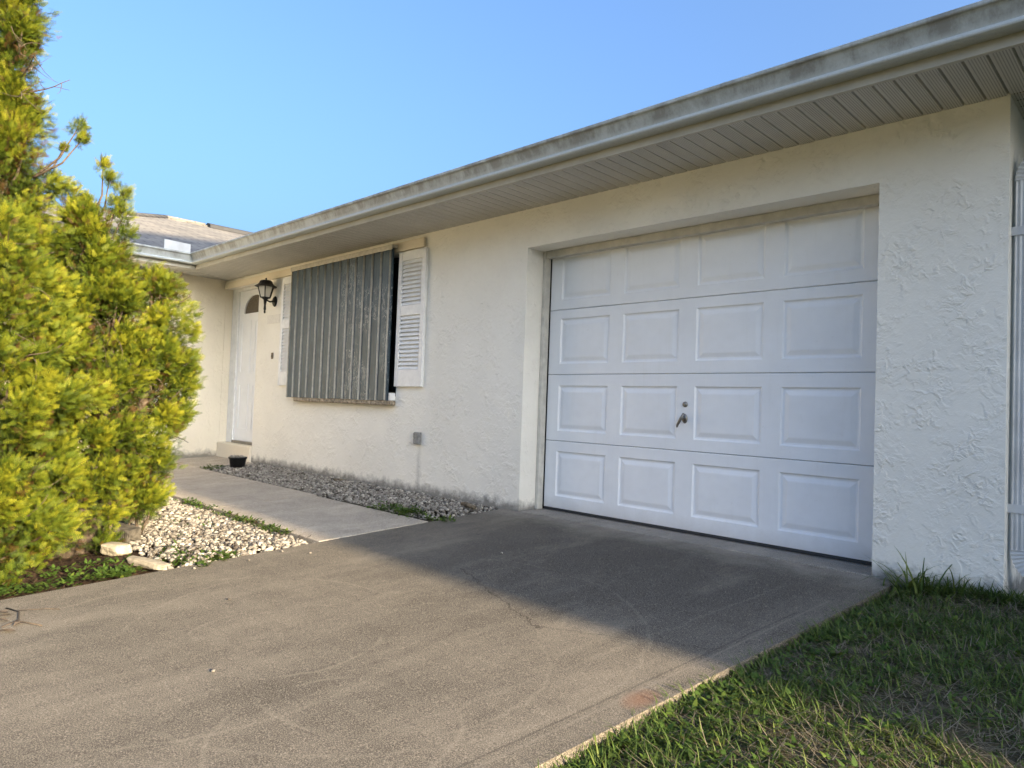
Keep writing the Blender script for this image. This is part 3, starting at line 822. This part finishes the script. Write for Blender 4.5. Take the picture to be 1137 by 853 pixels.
# pot filling
n = 90; a = RNG.uniform(0, 6.28, n); r = .085*np.sqrt(RNG.random(n))
P = np.stack([-8.46+r*np.cos(a), -.43+r*np.sin(a), np.full(n, .112)+RNG.uniform(-.005, .02, n)], 1)
stones(P, RNG.uniform(.010, .02, n), 'gravel_fill', pot)

def rock(name, c, size, mat, label, cat, rotz=0, group=None):
    bm = bmesh.new(); bmesh.ops.create_icosphere(bm, subdivisions=3, radius=1)
    rr = random.Random(hash(label) % 1000 if False else len(label))
    ph = [rr.uniform(0, 6) for _ in range(6)]
    for v in bm.verts:
        p = v.co.copy(); q = Vector([math.copysign(abs(c_)**.55, c_) for c_ in p])
        k = 1+.07*math.sin(p.x*4+ph[0])*math.sin(p.y*5+ph[1])+.05*math.sin(p.z*7+ph[2]+p.x*3)
        v.co = Vector((q.x*size[0]*k, q.y*size[1]*k, q.z*size[2]*k))
    me = bpy.data.meshes.new(name); bm.to_mesh(me); bm.free(); me.materials.append(mat)
    o = bpy.data.objects.new(name, me); COL.objects.link(o); o.location = c; o.rotation_euler = (0, 0, rotz)
    return tag(o, label, cat, group)
rock('edging_stone', (-4.84, -2.80, -.115), (.10, .06, .036), M['stone_pale'], 'chunky cream edging stone in front of the timber block at the tree foot', 'edging stone', .35)
rock('edging_stone', (-4.40, -2.755, -.130), (.19, .04, .022), M['stone_pale'], 'long flat cream edging stone lying against the driveway edge', 'edging stone', .25)
rock('rock', (-6.55, -.16, .01), (.075, .03, .02), M['wood_old'], 'flat dark rock lying on the gravel close to the wall', 'rock', .4)
b = MB(); b.box(-.10, .10, -.05, .05, -.06, .045)
for i in range(6): b.box(-.10+.033*i+.003, -.10+.033*i+.028, -.055, -.0505, -.055, .041)
tb = b.build('timber_block', M['timber'], None, bevel=.006); tb.location = (-5.06, -2.70, -.06); tb.rotation_euler = (.08, .10, .5)
tag(tb, 'short grooved grey timber block half hidden under the tree', 'timber block')
b = MB(); b.tube([(-4.50, -.20, .018), (-4.40, -.235, .026), (-4.28, -.255, .018)], [.016, .022, .015], 9)
st = b.build('stick', M['wood_old'], None, loc=(-4.4, -.22, .0)); tag(st, 'short thick dead stick lying on the gravel end beside the driveway', 'stick')
b = MB()
for pts, r in (([(-4.02, -3.50, 0), (-3.90, -3.47, .004), (-3.74, -3.50, .006), (-3.60, -3.44, .006)], .004), ([(-3.90, -3.47, .010), (-3.84, -3.38, .01), (-3.80, -3.33, .006)], .003), ([(-3.76, -3.50, .006), (-3.70, -3.57, .006)], .003)):
    b.tube([(p[0], p[1], gz(p[1])+p[2]+.004) for p in pts], r*.75, 6)
for k in range(7):
    cx, cy = -3.98+.06*k+random.uniform(-.03, .03), -3.52+random.uniform(-.05, .06); a = random.uniform(0, 6)
    ca, sa = math.cos(a)*.035, math.sin(a)*.035
    z = gz(cy)+.006
    b.add([(cx-ca, cy-sa, z), (cx+sa*.4, cy-ca*.4, z+.006), (cx+ca, cy+sa, z+.003), (cx-sa*.4, cy+ca*.4, z+.008)], [(0, 1, 2, 3)])
tw = b.build('fallen_twig', M['bark'], None, loc=(-3.85, -3.5, gz(-3.5))); tag(tw, 'dry brown twig with dead leaves lying on the driveway near the tree', 'twig')

# ------------------------------------------------------------------ conifer
tree = empty('conifer_tree', (-5.2, -3.1, -.16), 'tall golden green conifer with dense feathery sprays at the left of the driveway', 'tree')
spires = [  # axis x, y, [(z, radius)...]
    (-5.33, -3.42, [(-.15, .42), (.5, .52), (1.2, .55), (1.7, .52), (2.05, .44), (2.3, .32), (2.5, .23), (2.68, .17), (2.84, .12), (2.93, .045), (3.02, .10), (3.14, .19), (3.3, .17), (3.5, .06)]),
    (-5.15, -3.00, [(-.13, .28), (.5, .36), (1.3, .37), (1.7, .29), (1.95, .15), (2.12, .05)]),
    (-5.17, -2.57, [(.06, .12), (.3, .25), (.6, .31), (1.0, .325), (1.35, .30), (1.55, .22), (1.68, .10)]),
    (-4.78, -3.52, [(-.16, .40), (.4, .50), (1.0, .50), (1.5, .34), (1.85, .10)]),
    (-5.85, -3.35, [(-.05, .4), (.6, .55), (1.4, .5), (2.0, .35), (2.6, .08)]),
    (-5.24, -2.78, [(.1, .15), (.4, .26), (1.0, .28), (1.5, .22), (1.85, .06)]),
    (-5.06, -2.84, [(.06, .12), (.25, .24), (.6, .28), (1.2, .27), (1.55, .18), (1.75, .06)]),
]
kites = []
def kite(a, d, L, w, cv):      # in the spray's own plane: start, direction, length, width
    d = np.array(d)/np.linalg.norm(d); nrm = np.array([-d[1], d[0]]); a = np.array(a)
    pts = [a, a+d*L*.45+nrm*w, a+d*L, a+d*L*.45-nrm*w]
    kites.append([(p[0], cv*(p[1]**2)+.35*p[0]**2, p[1]) for p in pts])
kite((0, 0), (0, 1), 1.0, .022, .22)
for i in range(5):
    t = .06+.18*i; L = .46*(1-.60*t)
    for sgn in (-1, 1):
        th = R(38-6*t); d = (sgn*math.sin(th), math.cos(th))
        kite((0, t), d, L, .027, .22)
        if i < 3: kite((d[0]*L*.4, t+d[1]*L*.4), (math.sin(sgn*th+sgn*R(32)), math.cos(sgn*th+sgn*R(32))), L*.55, .025, .22)
KV = np.array(kites)            # (nk,4,3)
NK = len(KV)
def norm(a): return a/np.maximum(np.linalg.norm(a, axis=-1, keepdims=True), 1e-9)
sp_pos, sp_dir, sp_nrm, sp_len, sp_tone = [], [], [], [], []
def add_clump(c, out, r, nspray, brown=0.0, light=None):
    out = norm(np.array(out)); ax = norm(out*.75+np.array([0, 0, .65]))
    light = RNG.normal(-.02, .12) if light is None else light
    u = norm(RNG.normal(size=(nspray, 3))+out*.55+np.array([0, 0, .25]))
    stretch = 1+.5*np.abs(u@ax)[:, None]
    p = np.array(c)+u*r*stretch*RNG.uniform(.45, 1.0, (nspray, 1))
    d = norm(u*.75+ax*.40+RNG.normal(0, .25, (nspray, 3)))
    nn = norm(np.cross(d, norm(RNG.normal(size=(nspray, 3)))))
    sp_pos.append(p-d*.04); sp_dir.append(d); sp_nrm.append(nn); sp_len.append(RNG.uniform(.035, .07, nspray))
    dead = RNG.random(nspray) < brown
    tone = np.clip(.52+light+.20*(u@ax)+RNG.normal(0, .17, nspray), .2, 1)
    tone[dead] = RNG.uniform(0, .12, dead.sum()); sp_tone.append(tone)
br = MB()
def inside_other(p, me):
    for k, (ax_, ay_, prof) in enumerate(spires):
        if k == me: continue
        zz = [q[0] for q in prof]; rr = np.interp(p[2], zz, [q[1] for q in prof], left=0, right=0)
        if math.hypot(p[0]-ax_, p[1]-ay_) < rr*.72: return True
    return False
for k, (ax_, ay_, prof) in enumerate(spires):
    zz = [q[0] for q in prof]; rv = [q[1] for q in prof]
    area = sum(math.pi*(rv[i]+rv[i+1])*(zz[i+1]-zz[i]) for i in range(len(zz)-1))
    ncl = int(area/.021)
    for i in range(ncl):
        z = RNG.uniform(zz[0], zz[-1]); rr = float(np.interp(z, zz, rv))
        if RNG.random() > rr/max(rv)+.12: continue
        a = RNG.uniform(0, 2*math.pi); o = np.array([math.cos(a), math.sin(a), 0])
        jit = RNG.uniform(.62, 1.08)
        cr = min(rr*.8, RNG.uniform(.07, .135))
        p = np.array([ax_, ay_, z])+o*max(rr*jit-cr*.7, 0)
        if inside_other(p, k): continue
        # leave some bays open where twigs show
        if math.sin(a*3+z*4.1+k*2)+math.sin(z*7.3-a*2+k) > 1.24: continue
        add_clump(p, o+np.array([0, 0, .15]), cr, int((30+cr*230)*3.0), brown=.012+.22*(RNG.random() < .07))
        if RNG.random() < .25:
            br.tube([(ax_, ay_, z-.25), (ax_+o[0]*rr*.5, ay_+o[1]*rr*.5, z-.1), tuple(p)], [.013, .008, .003], 5)
    # sparse inner foliage, partly brown, darkened to paint shade inside the crown
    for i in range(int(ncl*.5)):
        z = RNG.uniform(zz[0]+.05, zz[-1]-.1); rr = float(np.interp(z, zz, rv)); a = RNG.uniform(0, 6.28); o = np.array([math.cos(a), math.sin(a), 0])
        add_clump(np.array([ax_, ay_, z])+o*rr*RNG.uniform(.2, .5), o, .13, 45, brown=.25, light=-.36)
# stray plumes standing clear of the outline, on their own stems
strays = [((-5.23, -3.05, 2.60), .062, (-5.29, -3.27, 2.22)), ((-5.21, -3.03, 2.52), .045, (-5.29, -3.27, 2.22)), ((-5.25, -3.12, 2.45), .03, (-5.29, -3.27, 2.22)), ((-5.05, -2.90, 2.26), .055, (-5.1, -2.97, 1.95)), ((-5.02, -2.83, 2.17), .065, (-5.1, -2.97, 1.9)), ((-5.09, -2.93, 2.36), .045, (-5.1, -2.97, 2.0)), ((-5.03, -2.86, 2.08), .075, (-5.1, -2.95, 1.8)), ((-5.0, -2.82, 2.02), .075, (-5.1, -2.95, 1.8)), ((-4.99, -2.80, 1.90), .07, (-5.1, -2.95, 1.7))]
for c, r, root in strays:
    add_clump(c, (.6, .5, .6), r, int(60+r*600), .03)
    m_ = [(root[i]+c[i])/2+(.02 if i < 2 else -.03) for i in range(3)]
    br.tube([root, m_, c], [.008, .006, .003], 5)
# bare curling twigs near the top and scattered in the bays
def twig(p0, d, L, r=.004):
    p = np.array(p0, float); d = norm(np.array(d, float)); pts = [tuple(p)]
    bend = RNG.normal(0, .25, 3)
    for i in range(7):
        p = p+d*L/7; d = norm(d+bend*.35+RNG.normal(0, .12, 3)); pts.append(tuple(p))
    br.tube(pts, [r*(1-.1*i) for i in range(8)], 5)
    return pts
for zt in (2.80, 2.86, 2.92, 2.72, 2.66):
    a = RNG.uniform(-.5, 1.2); pts = twig((-5.32, -3.40, zt), (math.cos(a)*.8+.3, math.sin(a)+.2, RNG.uniform(-.1, .5)), RNG.uniform(.3, .5), .006)
    for j in (3, 4, 5, 6): twig(pts[j], RNG.normal(size=3)+np.array([.6, .3, .3]), RNG.uniform(.08, .2), .0025)
for i in range(240):
    k = int(RNG.integers(0, len(spires))); ax_, ay_, prof = spires[k]; zz = [q[0] for q in prof]; z = RNG.uniform(zz[0]+.2, zz[-1]-.1)
    rr = float(np.interp(z, zz, [q[1] for q in prof])); a = RNG.uniform(-2.2, 1.6); o = (math.cos(a), math.sin(a))
    twig((ax_+o[0]*rr*.45, ay_+o[1]*rr*.45, z), (o[0]+RNG.normal(0, .5), o[1]+RNG.normal(0, .5), RNG.uniform(-.2, .9)), rr*.42+.08, RNG.uniform(.002, .005))
P = np.concatenate(sp_pos); D = np.concatenate(sp_dir); Nn = np.concatenate(sp_nrm); L = np.concatenate(sp_len); T = np.concatenate(sp_tone)
Bx = norm(np.cross(D, Nn)); Nn = np.cross(Bx, D)
V = P[:, None, None, :]+L[:, None, None, None]*(KV[None, ..., 0:1]*Bx[:, None, None, :]+KV[None, ..., 1:2]*Nn[:, None, None, :]+KV[None, ..., 2:3]*D[:, None, None, :])
nS = len(P); print('sprays', nS, nS*NK)
F = np.arange(nS*NK*4).reshape(-1, 4)
tone = np.clip(T[:, None]+(KV[:, 2, 2][None]-.6)*.22, 0, 1)
tone = np.where(T[:, None] < .15, T[:, None], np.maximum(tone, .17)).repeat(1, 0).ravel()
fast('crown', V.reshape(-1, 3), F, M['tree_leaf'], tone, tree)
b = br
for ax_, ay_, prof in spires:
    b.tube([(ax_*.35-5.2*.65, ay_*.35-3.1*.65, -.2), (ax_*.8-5.2*.2, ay_*.8-3.1*.2, .35), (ax_, ay_, .9), (ax_+.01, ay_, prof[-1][0]*.6+.2), (ax_, ay_, prof[-1][0]-.1)], [.055, .05, .038, .026, .006], 9)
b.build('trunk', M['bark'], tree)

# ------------------------------------------------------------------ grass and weeds
def blades(P, L, W, head, lean, droop, tone, segs=3):
    n = len(P); ts = np.linspace(0, 1, segs+1)
    h = np.stack([np.cos(head), np.sin(head), np.zeros(n)], 1); side = np.stack([-np.sin(head), np.cos(head), np.zeros(n)], 1)
    rows = []
    for t in ts:
        ang = lean+droop*t
        c = P+h*(L*t*np.sin(ang))[:, None]+np.array([0, 0, 1])*(L*t*np.cos(ang))[:, None]
        w = (W*(1-t**1.8)*.5+.0004)[:, None]
        rows.append(np.stack([c-side*w, c+side*w], 1))
    V = np.stack(rows, 1).reshape(n, -1, 3)
    f = np.array([[2*i, 2*i+1, 2*i+3, 2*i+2] for i in range(segs)])
    F = (f[None]+(2*(segs+1))*np.arange(n)[:, None, None]).reshape(-1, 4)
    return V.reshape(-1, 3), F, np.repeat(tone, segs)
def join(parts):
    Vs, Fs, Ts = [], [], []; o = 0
    for V, F, T in parts: Vs.append(V); Fs.append(F+o); Ts.append(T); o += len(V)
    return np.concatenate(Vs), np.concatenate(Fs), np.concatenate(Ts)
def field(x, y, s=1.0):
    return .5+.5*(np.sin(x*5.1*s+1.7*np.sin(y*3.3*s))*np.sin(y*6.3*s+1.3*np.sin(x*4.1*s+.7))*.6+.4*np.sin(x*13*s+y*9*s)*np.sin(y*15*s-x*4*s))
edge_x = lambda y: np.interp(-y, [-e[1] for e in edge_r], [e[0] for e in edge_r])
def lawn_z(x, y):
    e = np.clip((x-edge_x(y))/.25, 0, 1)
    return .05*np.clip(y, -8, 0)-.055+.045*e*np.clip(1+y/3.2, .25, 1)+.02*field(x, y, .6)
# bumpy lawn soil
b = MB(); nx, ny = 60, 70; vs = []
for j in range(ny+1):
    y = -7+6.995*j/ny; ex0 = float(edge_x(np.array(y)))+.002
    for i in range(nx+1):
        x = ex0+(5.0-ex0)*(i/nx)**1.4; vs.append((x, y, float(lawn_z(np.array(x), np.array(y)))))
b.add(vs, [(j*(nx+1)+i, j*(nx+1)+i+1, (j+1)*(nx+1)+i+1, (j+1)*(nx+1)+i) for j in range(ny) for i in range(nx)], True)
def m_lawnsoil():
    t = NT('lawn_thatch')
    c = t.ramp(t.noise(9, 6, .7), [(.3, (.05, .045, .028)), (.5, (.085, .075, .045)), (.7, (.15, .125, .085))])
    return t.fin(c, .95, 0, t.bump(t.noise(60, 5, .7), .02, 1), .1)
tag(b.build('lawn_soil', m_lawnsoil()), kind='structure')
def lawn_batch(n, x0, x1, y0, y1, s=1.0):
    x = RNG.uniform(x0, x1, n); y = RNG.uniform(y0, y1, n)
    f = field(x, y)
    keep = (x > edge_x(y)-.0+.01) & (y < -.015) & (RNG.random(n) < np.clip((f-.05)*2.0, .35, 1))
    x, y, f = x[keep], y[keep], f[keep]; m = len(x)
    straw = RNG.random(m) < np.clip(.60-.6*f, .12, .5)
    L = np.where(straw, RNG.uniform(.04, .11, m), RNG.uniform(.03, .085, m)*(.65+.6*f))*s
    W = np.where(straw, RNG.uniform(.0015, .003, m), RNG.uniform(.002, .006, m))*s
    lean = np.where(straw, RNG.uniform(1.0, 1.5, m), np.abs(RNG.normal(.6, .45, m)))
    tone = np.where(straw, RNG.uniform(.79, 1, m), np.clip(RNG.normal(.36, .2, m)+.1*field(x, y, 2.3), 0, .72))
    return blades(np.stack([x, y, lawn_z(x, y)-.004], 1), L, W, RNG.uniform(0, 6.28, m), lean, RNG.uniform(.2, 1.0, m), tone)
parts = [lawn_batch(80000, -1.45, .9, -3.6, 0), lawn_batch(14000, .9, 4.5, -5, 0, 1.2), lawn_batch(6000, -1.9, 2, -6, -3.6, 1.2)]
n = 24000; x = RNG.uniform(-1.45, .9, n); y = RNG.uniform(-3.6, -.02, n); k_ = (x > edge_x(y)+.02) & (RNG.random(n) < np.clip(1.15-field(x, y), .2, 1)); x, y = x[k_], y[k_]; n = len(x)
parts.append(blades(np.stack([x, y, lawn_z(x, y)+RNG.uniform(0, .018, n)], 1), RNG.uniform(.03, .10, n), RNG.uniform(.0012, .003, n), RNG.uniform(0, 6.28, n), RNG.uniform(1.1, 1.6, n), RNG.uniform(-.3, .3, n), RNG.uniform(.79, 1, n)))
# fringe leaning over the slab edge
n = 900; y = RNG.uniform(-3.6, -.1, n); x = edge_x(y)+RNG.uniform(.005, .05, n)
parts.append(blades(np.stack([x, y, lawn_z(x, y)], 1), RNG.uniform(.05, .10, n), RNG.uniform(.003, .007, n), RNG.normal(3.1, .9, n), RNG.uniform(.2, .8, n), RNG.uniform(.3, 1, n), np.clip(RNG.normal(.5, .15, n), 0, .72)))
# tuft line along the wall foot
n = 700; x = RNG.uniform(-1.1, -.5, n); y = -RNG.uniform(.005, .10, n)
parts.append(blades(np.stack([x, y, lawn_z(x, y)], 1), RNG.uniform(.05, .13, n), RNG.uniform(.004, .008, n), RNG.uniform(0, 6.28, n), np.abs(RNG.normal(.5, .3, n)), RNG.uniform(.2, .9, n), np.clip(RNG.normal(.4, .15, n), 0, .72)))
# side yard
n = 2500; x = RNG.uniform(-.66, 2, n); y = RNG.uniform(0, 3, n)
parts.append(blades(np.stack([x, y, np.full(n, -.055)], 1), RNG.uniform(.05, .12, n), RNG.uniform(.004, .008, n), RNG.uniform(0, 6.28, n), np.abs(RNG.normal(.5, .3, n)), RNG.uniform(.2, .9, n), np.clip(RNG.normal(.35, .15, n), 0, .72)))
# lawn beyond the bed, left
n = 9000; x = RNG.uniform(-14, -4.25, n); y = RNG.uniform(-9, -4.6, n)
parts.append(blades(np.stack([x, y, .05*np.clip(y, -8, 0)-.065], 1), RNG.uniform(.06, .13, n), RNG.uniform(.006, .012, n), RNG.uniform(0, 6.28, n), np.abs(RNG.normal(.5, .3, n)), RNG.uniform(.2, .9, n), np.clip(RNG.normal(.45, .15, n), 0, .72)))
V, F, T = join(parts)
tag(fast('grass', V, F, M['grass'], T), 'patchy green lawn with straw bits right of the driveway', 'grass', kind='stuff')

def leaf_plants(C, r, nl, size, tone0=.45):
    """rosettes of oval leaves: C (n,3)"""
    n = len(C); m = n*nl; c = np.repeat(C, nl, 0); a = RNG.uniform(0, 6.28, m); q = r*np.sqrt(RNG.random(m))
    p = c+np.stack([q*np.cos(a), q*np.sin(a), RNG.uniform(.0, .8, m)*r], 1)
    return blades(p, size*RNG.uniform(.6, 1.3, m), size*.55*RNG.uniform(.7, 1.2, m), a+RNG.normal(0, .5, m), RNG.uniform(.6, 1.2, m), RNG.uniform(.1, .6, m), np.clip(RNG.normal(tone0, .2, m), 0, 1))
# broad leaved weeds in the lit corner of the lawn
n = 420; y = RNG.uniform(-3.4, -.5, n); x = edge_x(y)+.03+RNG.exponential(.35, n)
w1 = leaf_plants(np.stack([x, y, lawn_z(x, y)], 1), .03, 7, .030)
tag(fast('lawn_weeds', *w1[:2], M['weed'], w1[2]), 'small broad leaved weeds among the lawn grass', 'weeds', kind='stuff')
# ground cover at the tree foot and gravel edges
cs = []
for _ in range(190): cs.append((-4.23-abs(RNG.normal(0, .16)), RNG.uniform(-4.6, -2.82)))
for _ in range(60): cs.append((-4.45+RNG.normal(0, .14), -2.55+RNG.normal(0, .07)))
for _ in range(26): cs.append((-4.27+RNG.normal(0, .03), -2.40+RNG.normal(0, .04)))
for _ in range(60): cs.append((RNG.uniform(-6.6, -4.6), -1.79+RNG.normal(0, .03)))
for _ in range(20): cs.append((-5.4+RNG.normal(0, .3), -2.2+RNG.normal(0, .12)))
for _ in range(75): cs.append((-4.62+RNG.normal(0, .22), -.68+RNG.normal(0, .05)))
for _ in range(18): cs.append((RNG.uniform(-8.8, -8.5), RNG.uniform(-.74, -.5)))
C = np.array([(x, y, .05*y-.012) for x, y in cs])
w2 = leaf_plants(C, .04, 9, .034, .5)
tag(fast('ground_cover', *w2[:2], M['weed'], w2[2]), 'low leafy weeds along the edges of the beds and under the conifer', 'weeds', kind='stuff')
# mulch and needle litter under the tree
n = 2600; x = -4.25-np.abs(RNG.normal(0, .5, n)); y = RNG.uniform(-4.4, -2.6, n); zo = np.full(n, -.03)
h_ = np.arange(n) >= 1700
x = np.where(h_, -4.24-np.abs(RNG.normal(0, .8, n)), x); y = np.where(h_, RNG.uniform(-2.75, -1.78, n), y); zo = np.where(h_, .010, zo)
lt = blades(np.stack([x, y, .05*y+zo+.03*RNG.random(n)], 1), RNG.uniform(.02, .07, n), RNG.uniform(.003, .010, n), RNG.uniform(0, 6.28, n), RNG.uniform(1.2, 1.6, n), RNG.uniform(-.2, .2, n), RNG.random(n), 2)
tag(fast('leaf_litter', *lt[:2], M['mulch'], lt[2]), 'red brown dry leaf litter under the conifer', 'leaf litter', kind='stuff')
# tall coarse tuft at the house corner
n = 85; x = -1.0+RNG.normal(0, .075, n); y = -.12+RNG.normal(0, .045, n)
V, F, T = blades(np.stack([x, y, np.full(n, -.03)], 1), RNG.uniform(.12, .33, n), RNG.uniform(.007, .013, n), RNG.uniform(0, 6.28, n), np.abs(RNG.normal(.35, .3, n)), RNG.uniform(.3, 1.1, n), np.clip(RNG.normal(.5, .13, n), 0, .72), 5)
tag(fast('grass_tuft', V, F, M['grass'], T, None, (-1.02, -.10, -.03)), 'tall coarse grass tuft against the wall beside the garage opening', 'grass tuft')

# ------------------------------------------------------------------ neighbour whose shadow lies on the lot
E_SUN = 15.0
nb = empty('neighbour_house', (11, 4, 0), 'two storey neighbouring house to the right beyond the side yard', 'house')
NX0, NX1, NY0, NY1 = 6.0, 16.0, -1.86, 9.0
tz = math.tan(R(E_SUN))
ne = 3.22+tz*(NX0+10.0)
b = MB(); ym = (NY0+NY1)/2; nr = ne+.30*(ym-NY0)
b.prism([(NY0, -.4), (NY1, -.4), (NY1, ne), (ym, nr), (NY0, ne)], 'x', NX0, NX1); b.build('wall', M['grey_wall'], nb)
b = MB()
b.prism([(NY0, ne+.004), (ym, nr+.004), (NY1, ne+.004), (NY1, ne+.06), (ym, nr+.06), (NY0, ne+.06)], 'x', NX0, NX1); b.build('roof', M['shingle'], nb)
for zc in (1.0, 3.6):
    for yc in (1.0, 5.5):
        b = MB(); b.box(NX0-.02, NX0-.002, yc-.6, yc+.6, zc, zc+1.2); w = b.build('window', M['white_trim'], nb)
        b = MB(); b.box(NX0-.028, NX0-.021, yc-.54, yc+.54, zc+.06, zc+1.14); b.build('pane', M['glass_dark'], w)

# ------------------------------------------------------------------ light, sky, camera
SUN_AZ = (1.0, -.017)          # towards the sun
w = bpy.data.worlds.new('World'); scene.world = w; w.use_nodes = True
nt = w.node_tree; sky = nt.nodes.new('ShaderNodeTexSky'); sky.sky_type = 'NISHITA'; sky.sun_disc = False
sky.sun_elevation = R(E_SUN); sky.sun_rotation = math.atan2(SUN_AZ[0], SUN_AZ[1])
sky.air_density = 1.0; sky.dust_density = 10.0; sky.ozone_density = 5.1; sky.altitude = 0
bg = nt.nodes['Background']; nt.links.new(sky.outputs[0], bg.inputs[0]); bg.inputs[1].default_value = .15
sd = bpy.data.lights.new('sun', 'SUN'); sd.energy = 4.0; sd.angle = R(1.4); sd.color = (1, .80, .52)
so = bpy.data.objects.new('sun', sd); COL.objects.link(so)
sv = Vector((SUN_AZ[0]*math.cos(R(E_SUN)), SUN_AZ[1]*math.cos(R(E_SUN)), math.sin(R(E_SUN))))
so.rotation_euler = sv.to_track_quat('Z', 'Y').to_euler(); so.location = (20, 0, 10)

yaw, pitch, roll, f = -0.7784006701, 0.0318630345, 0.0370016475, 768.551
fw = Vector((math.sin(yaw)*math.cos(pitch), math.cos(yaw)*math.cos(pitch), math.sin(pitch)))
rt = Vector((math.cos(yaw), -math.sin(yaw), 0)); up = rt.cross(fw)
c_, s_ = math.cos(roll), math.sin(roll)
r2 = rt*c_+up*s_; u2 = up*c_-rt*s_
cd = bpy.data.cameras.new('camera'); cam = bpy.data.objects.new('camera', cd); COL.objects.link(cam)
m = Matrix((r2, u2, -fw)).transposed().to_4x4(); m.translation = Vector((0, -4.20835, .877)); cam.matrix_world = m
cd.sensor_width = 36; cd.lens = f/1137*36; cd.clip_end = 3000; cd.clip_start = .05
scene.camera = cam
scene.view_settings.view_transform = 'Standard'; scene.view_settings.look = 'None'
scene.view_settings.exposure = 2.03; scene.view_settings.gamma = 1
scene.render.resolution_x = 1024; scene.render.resolution_y = 768
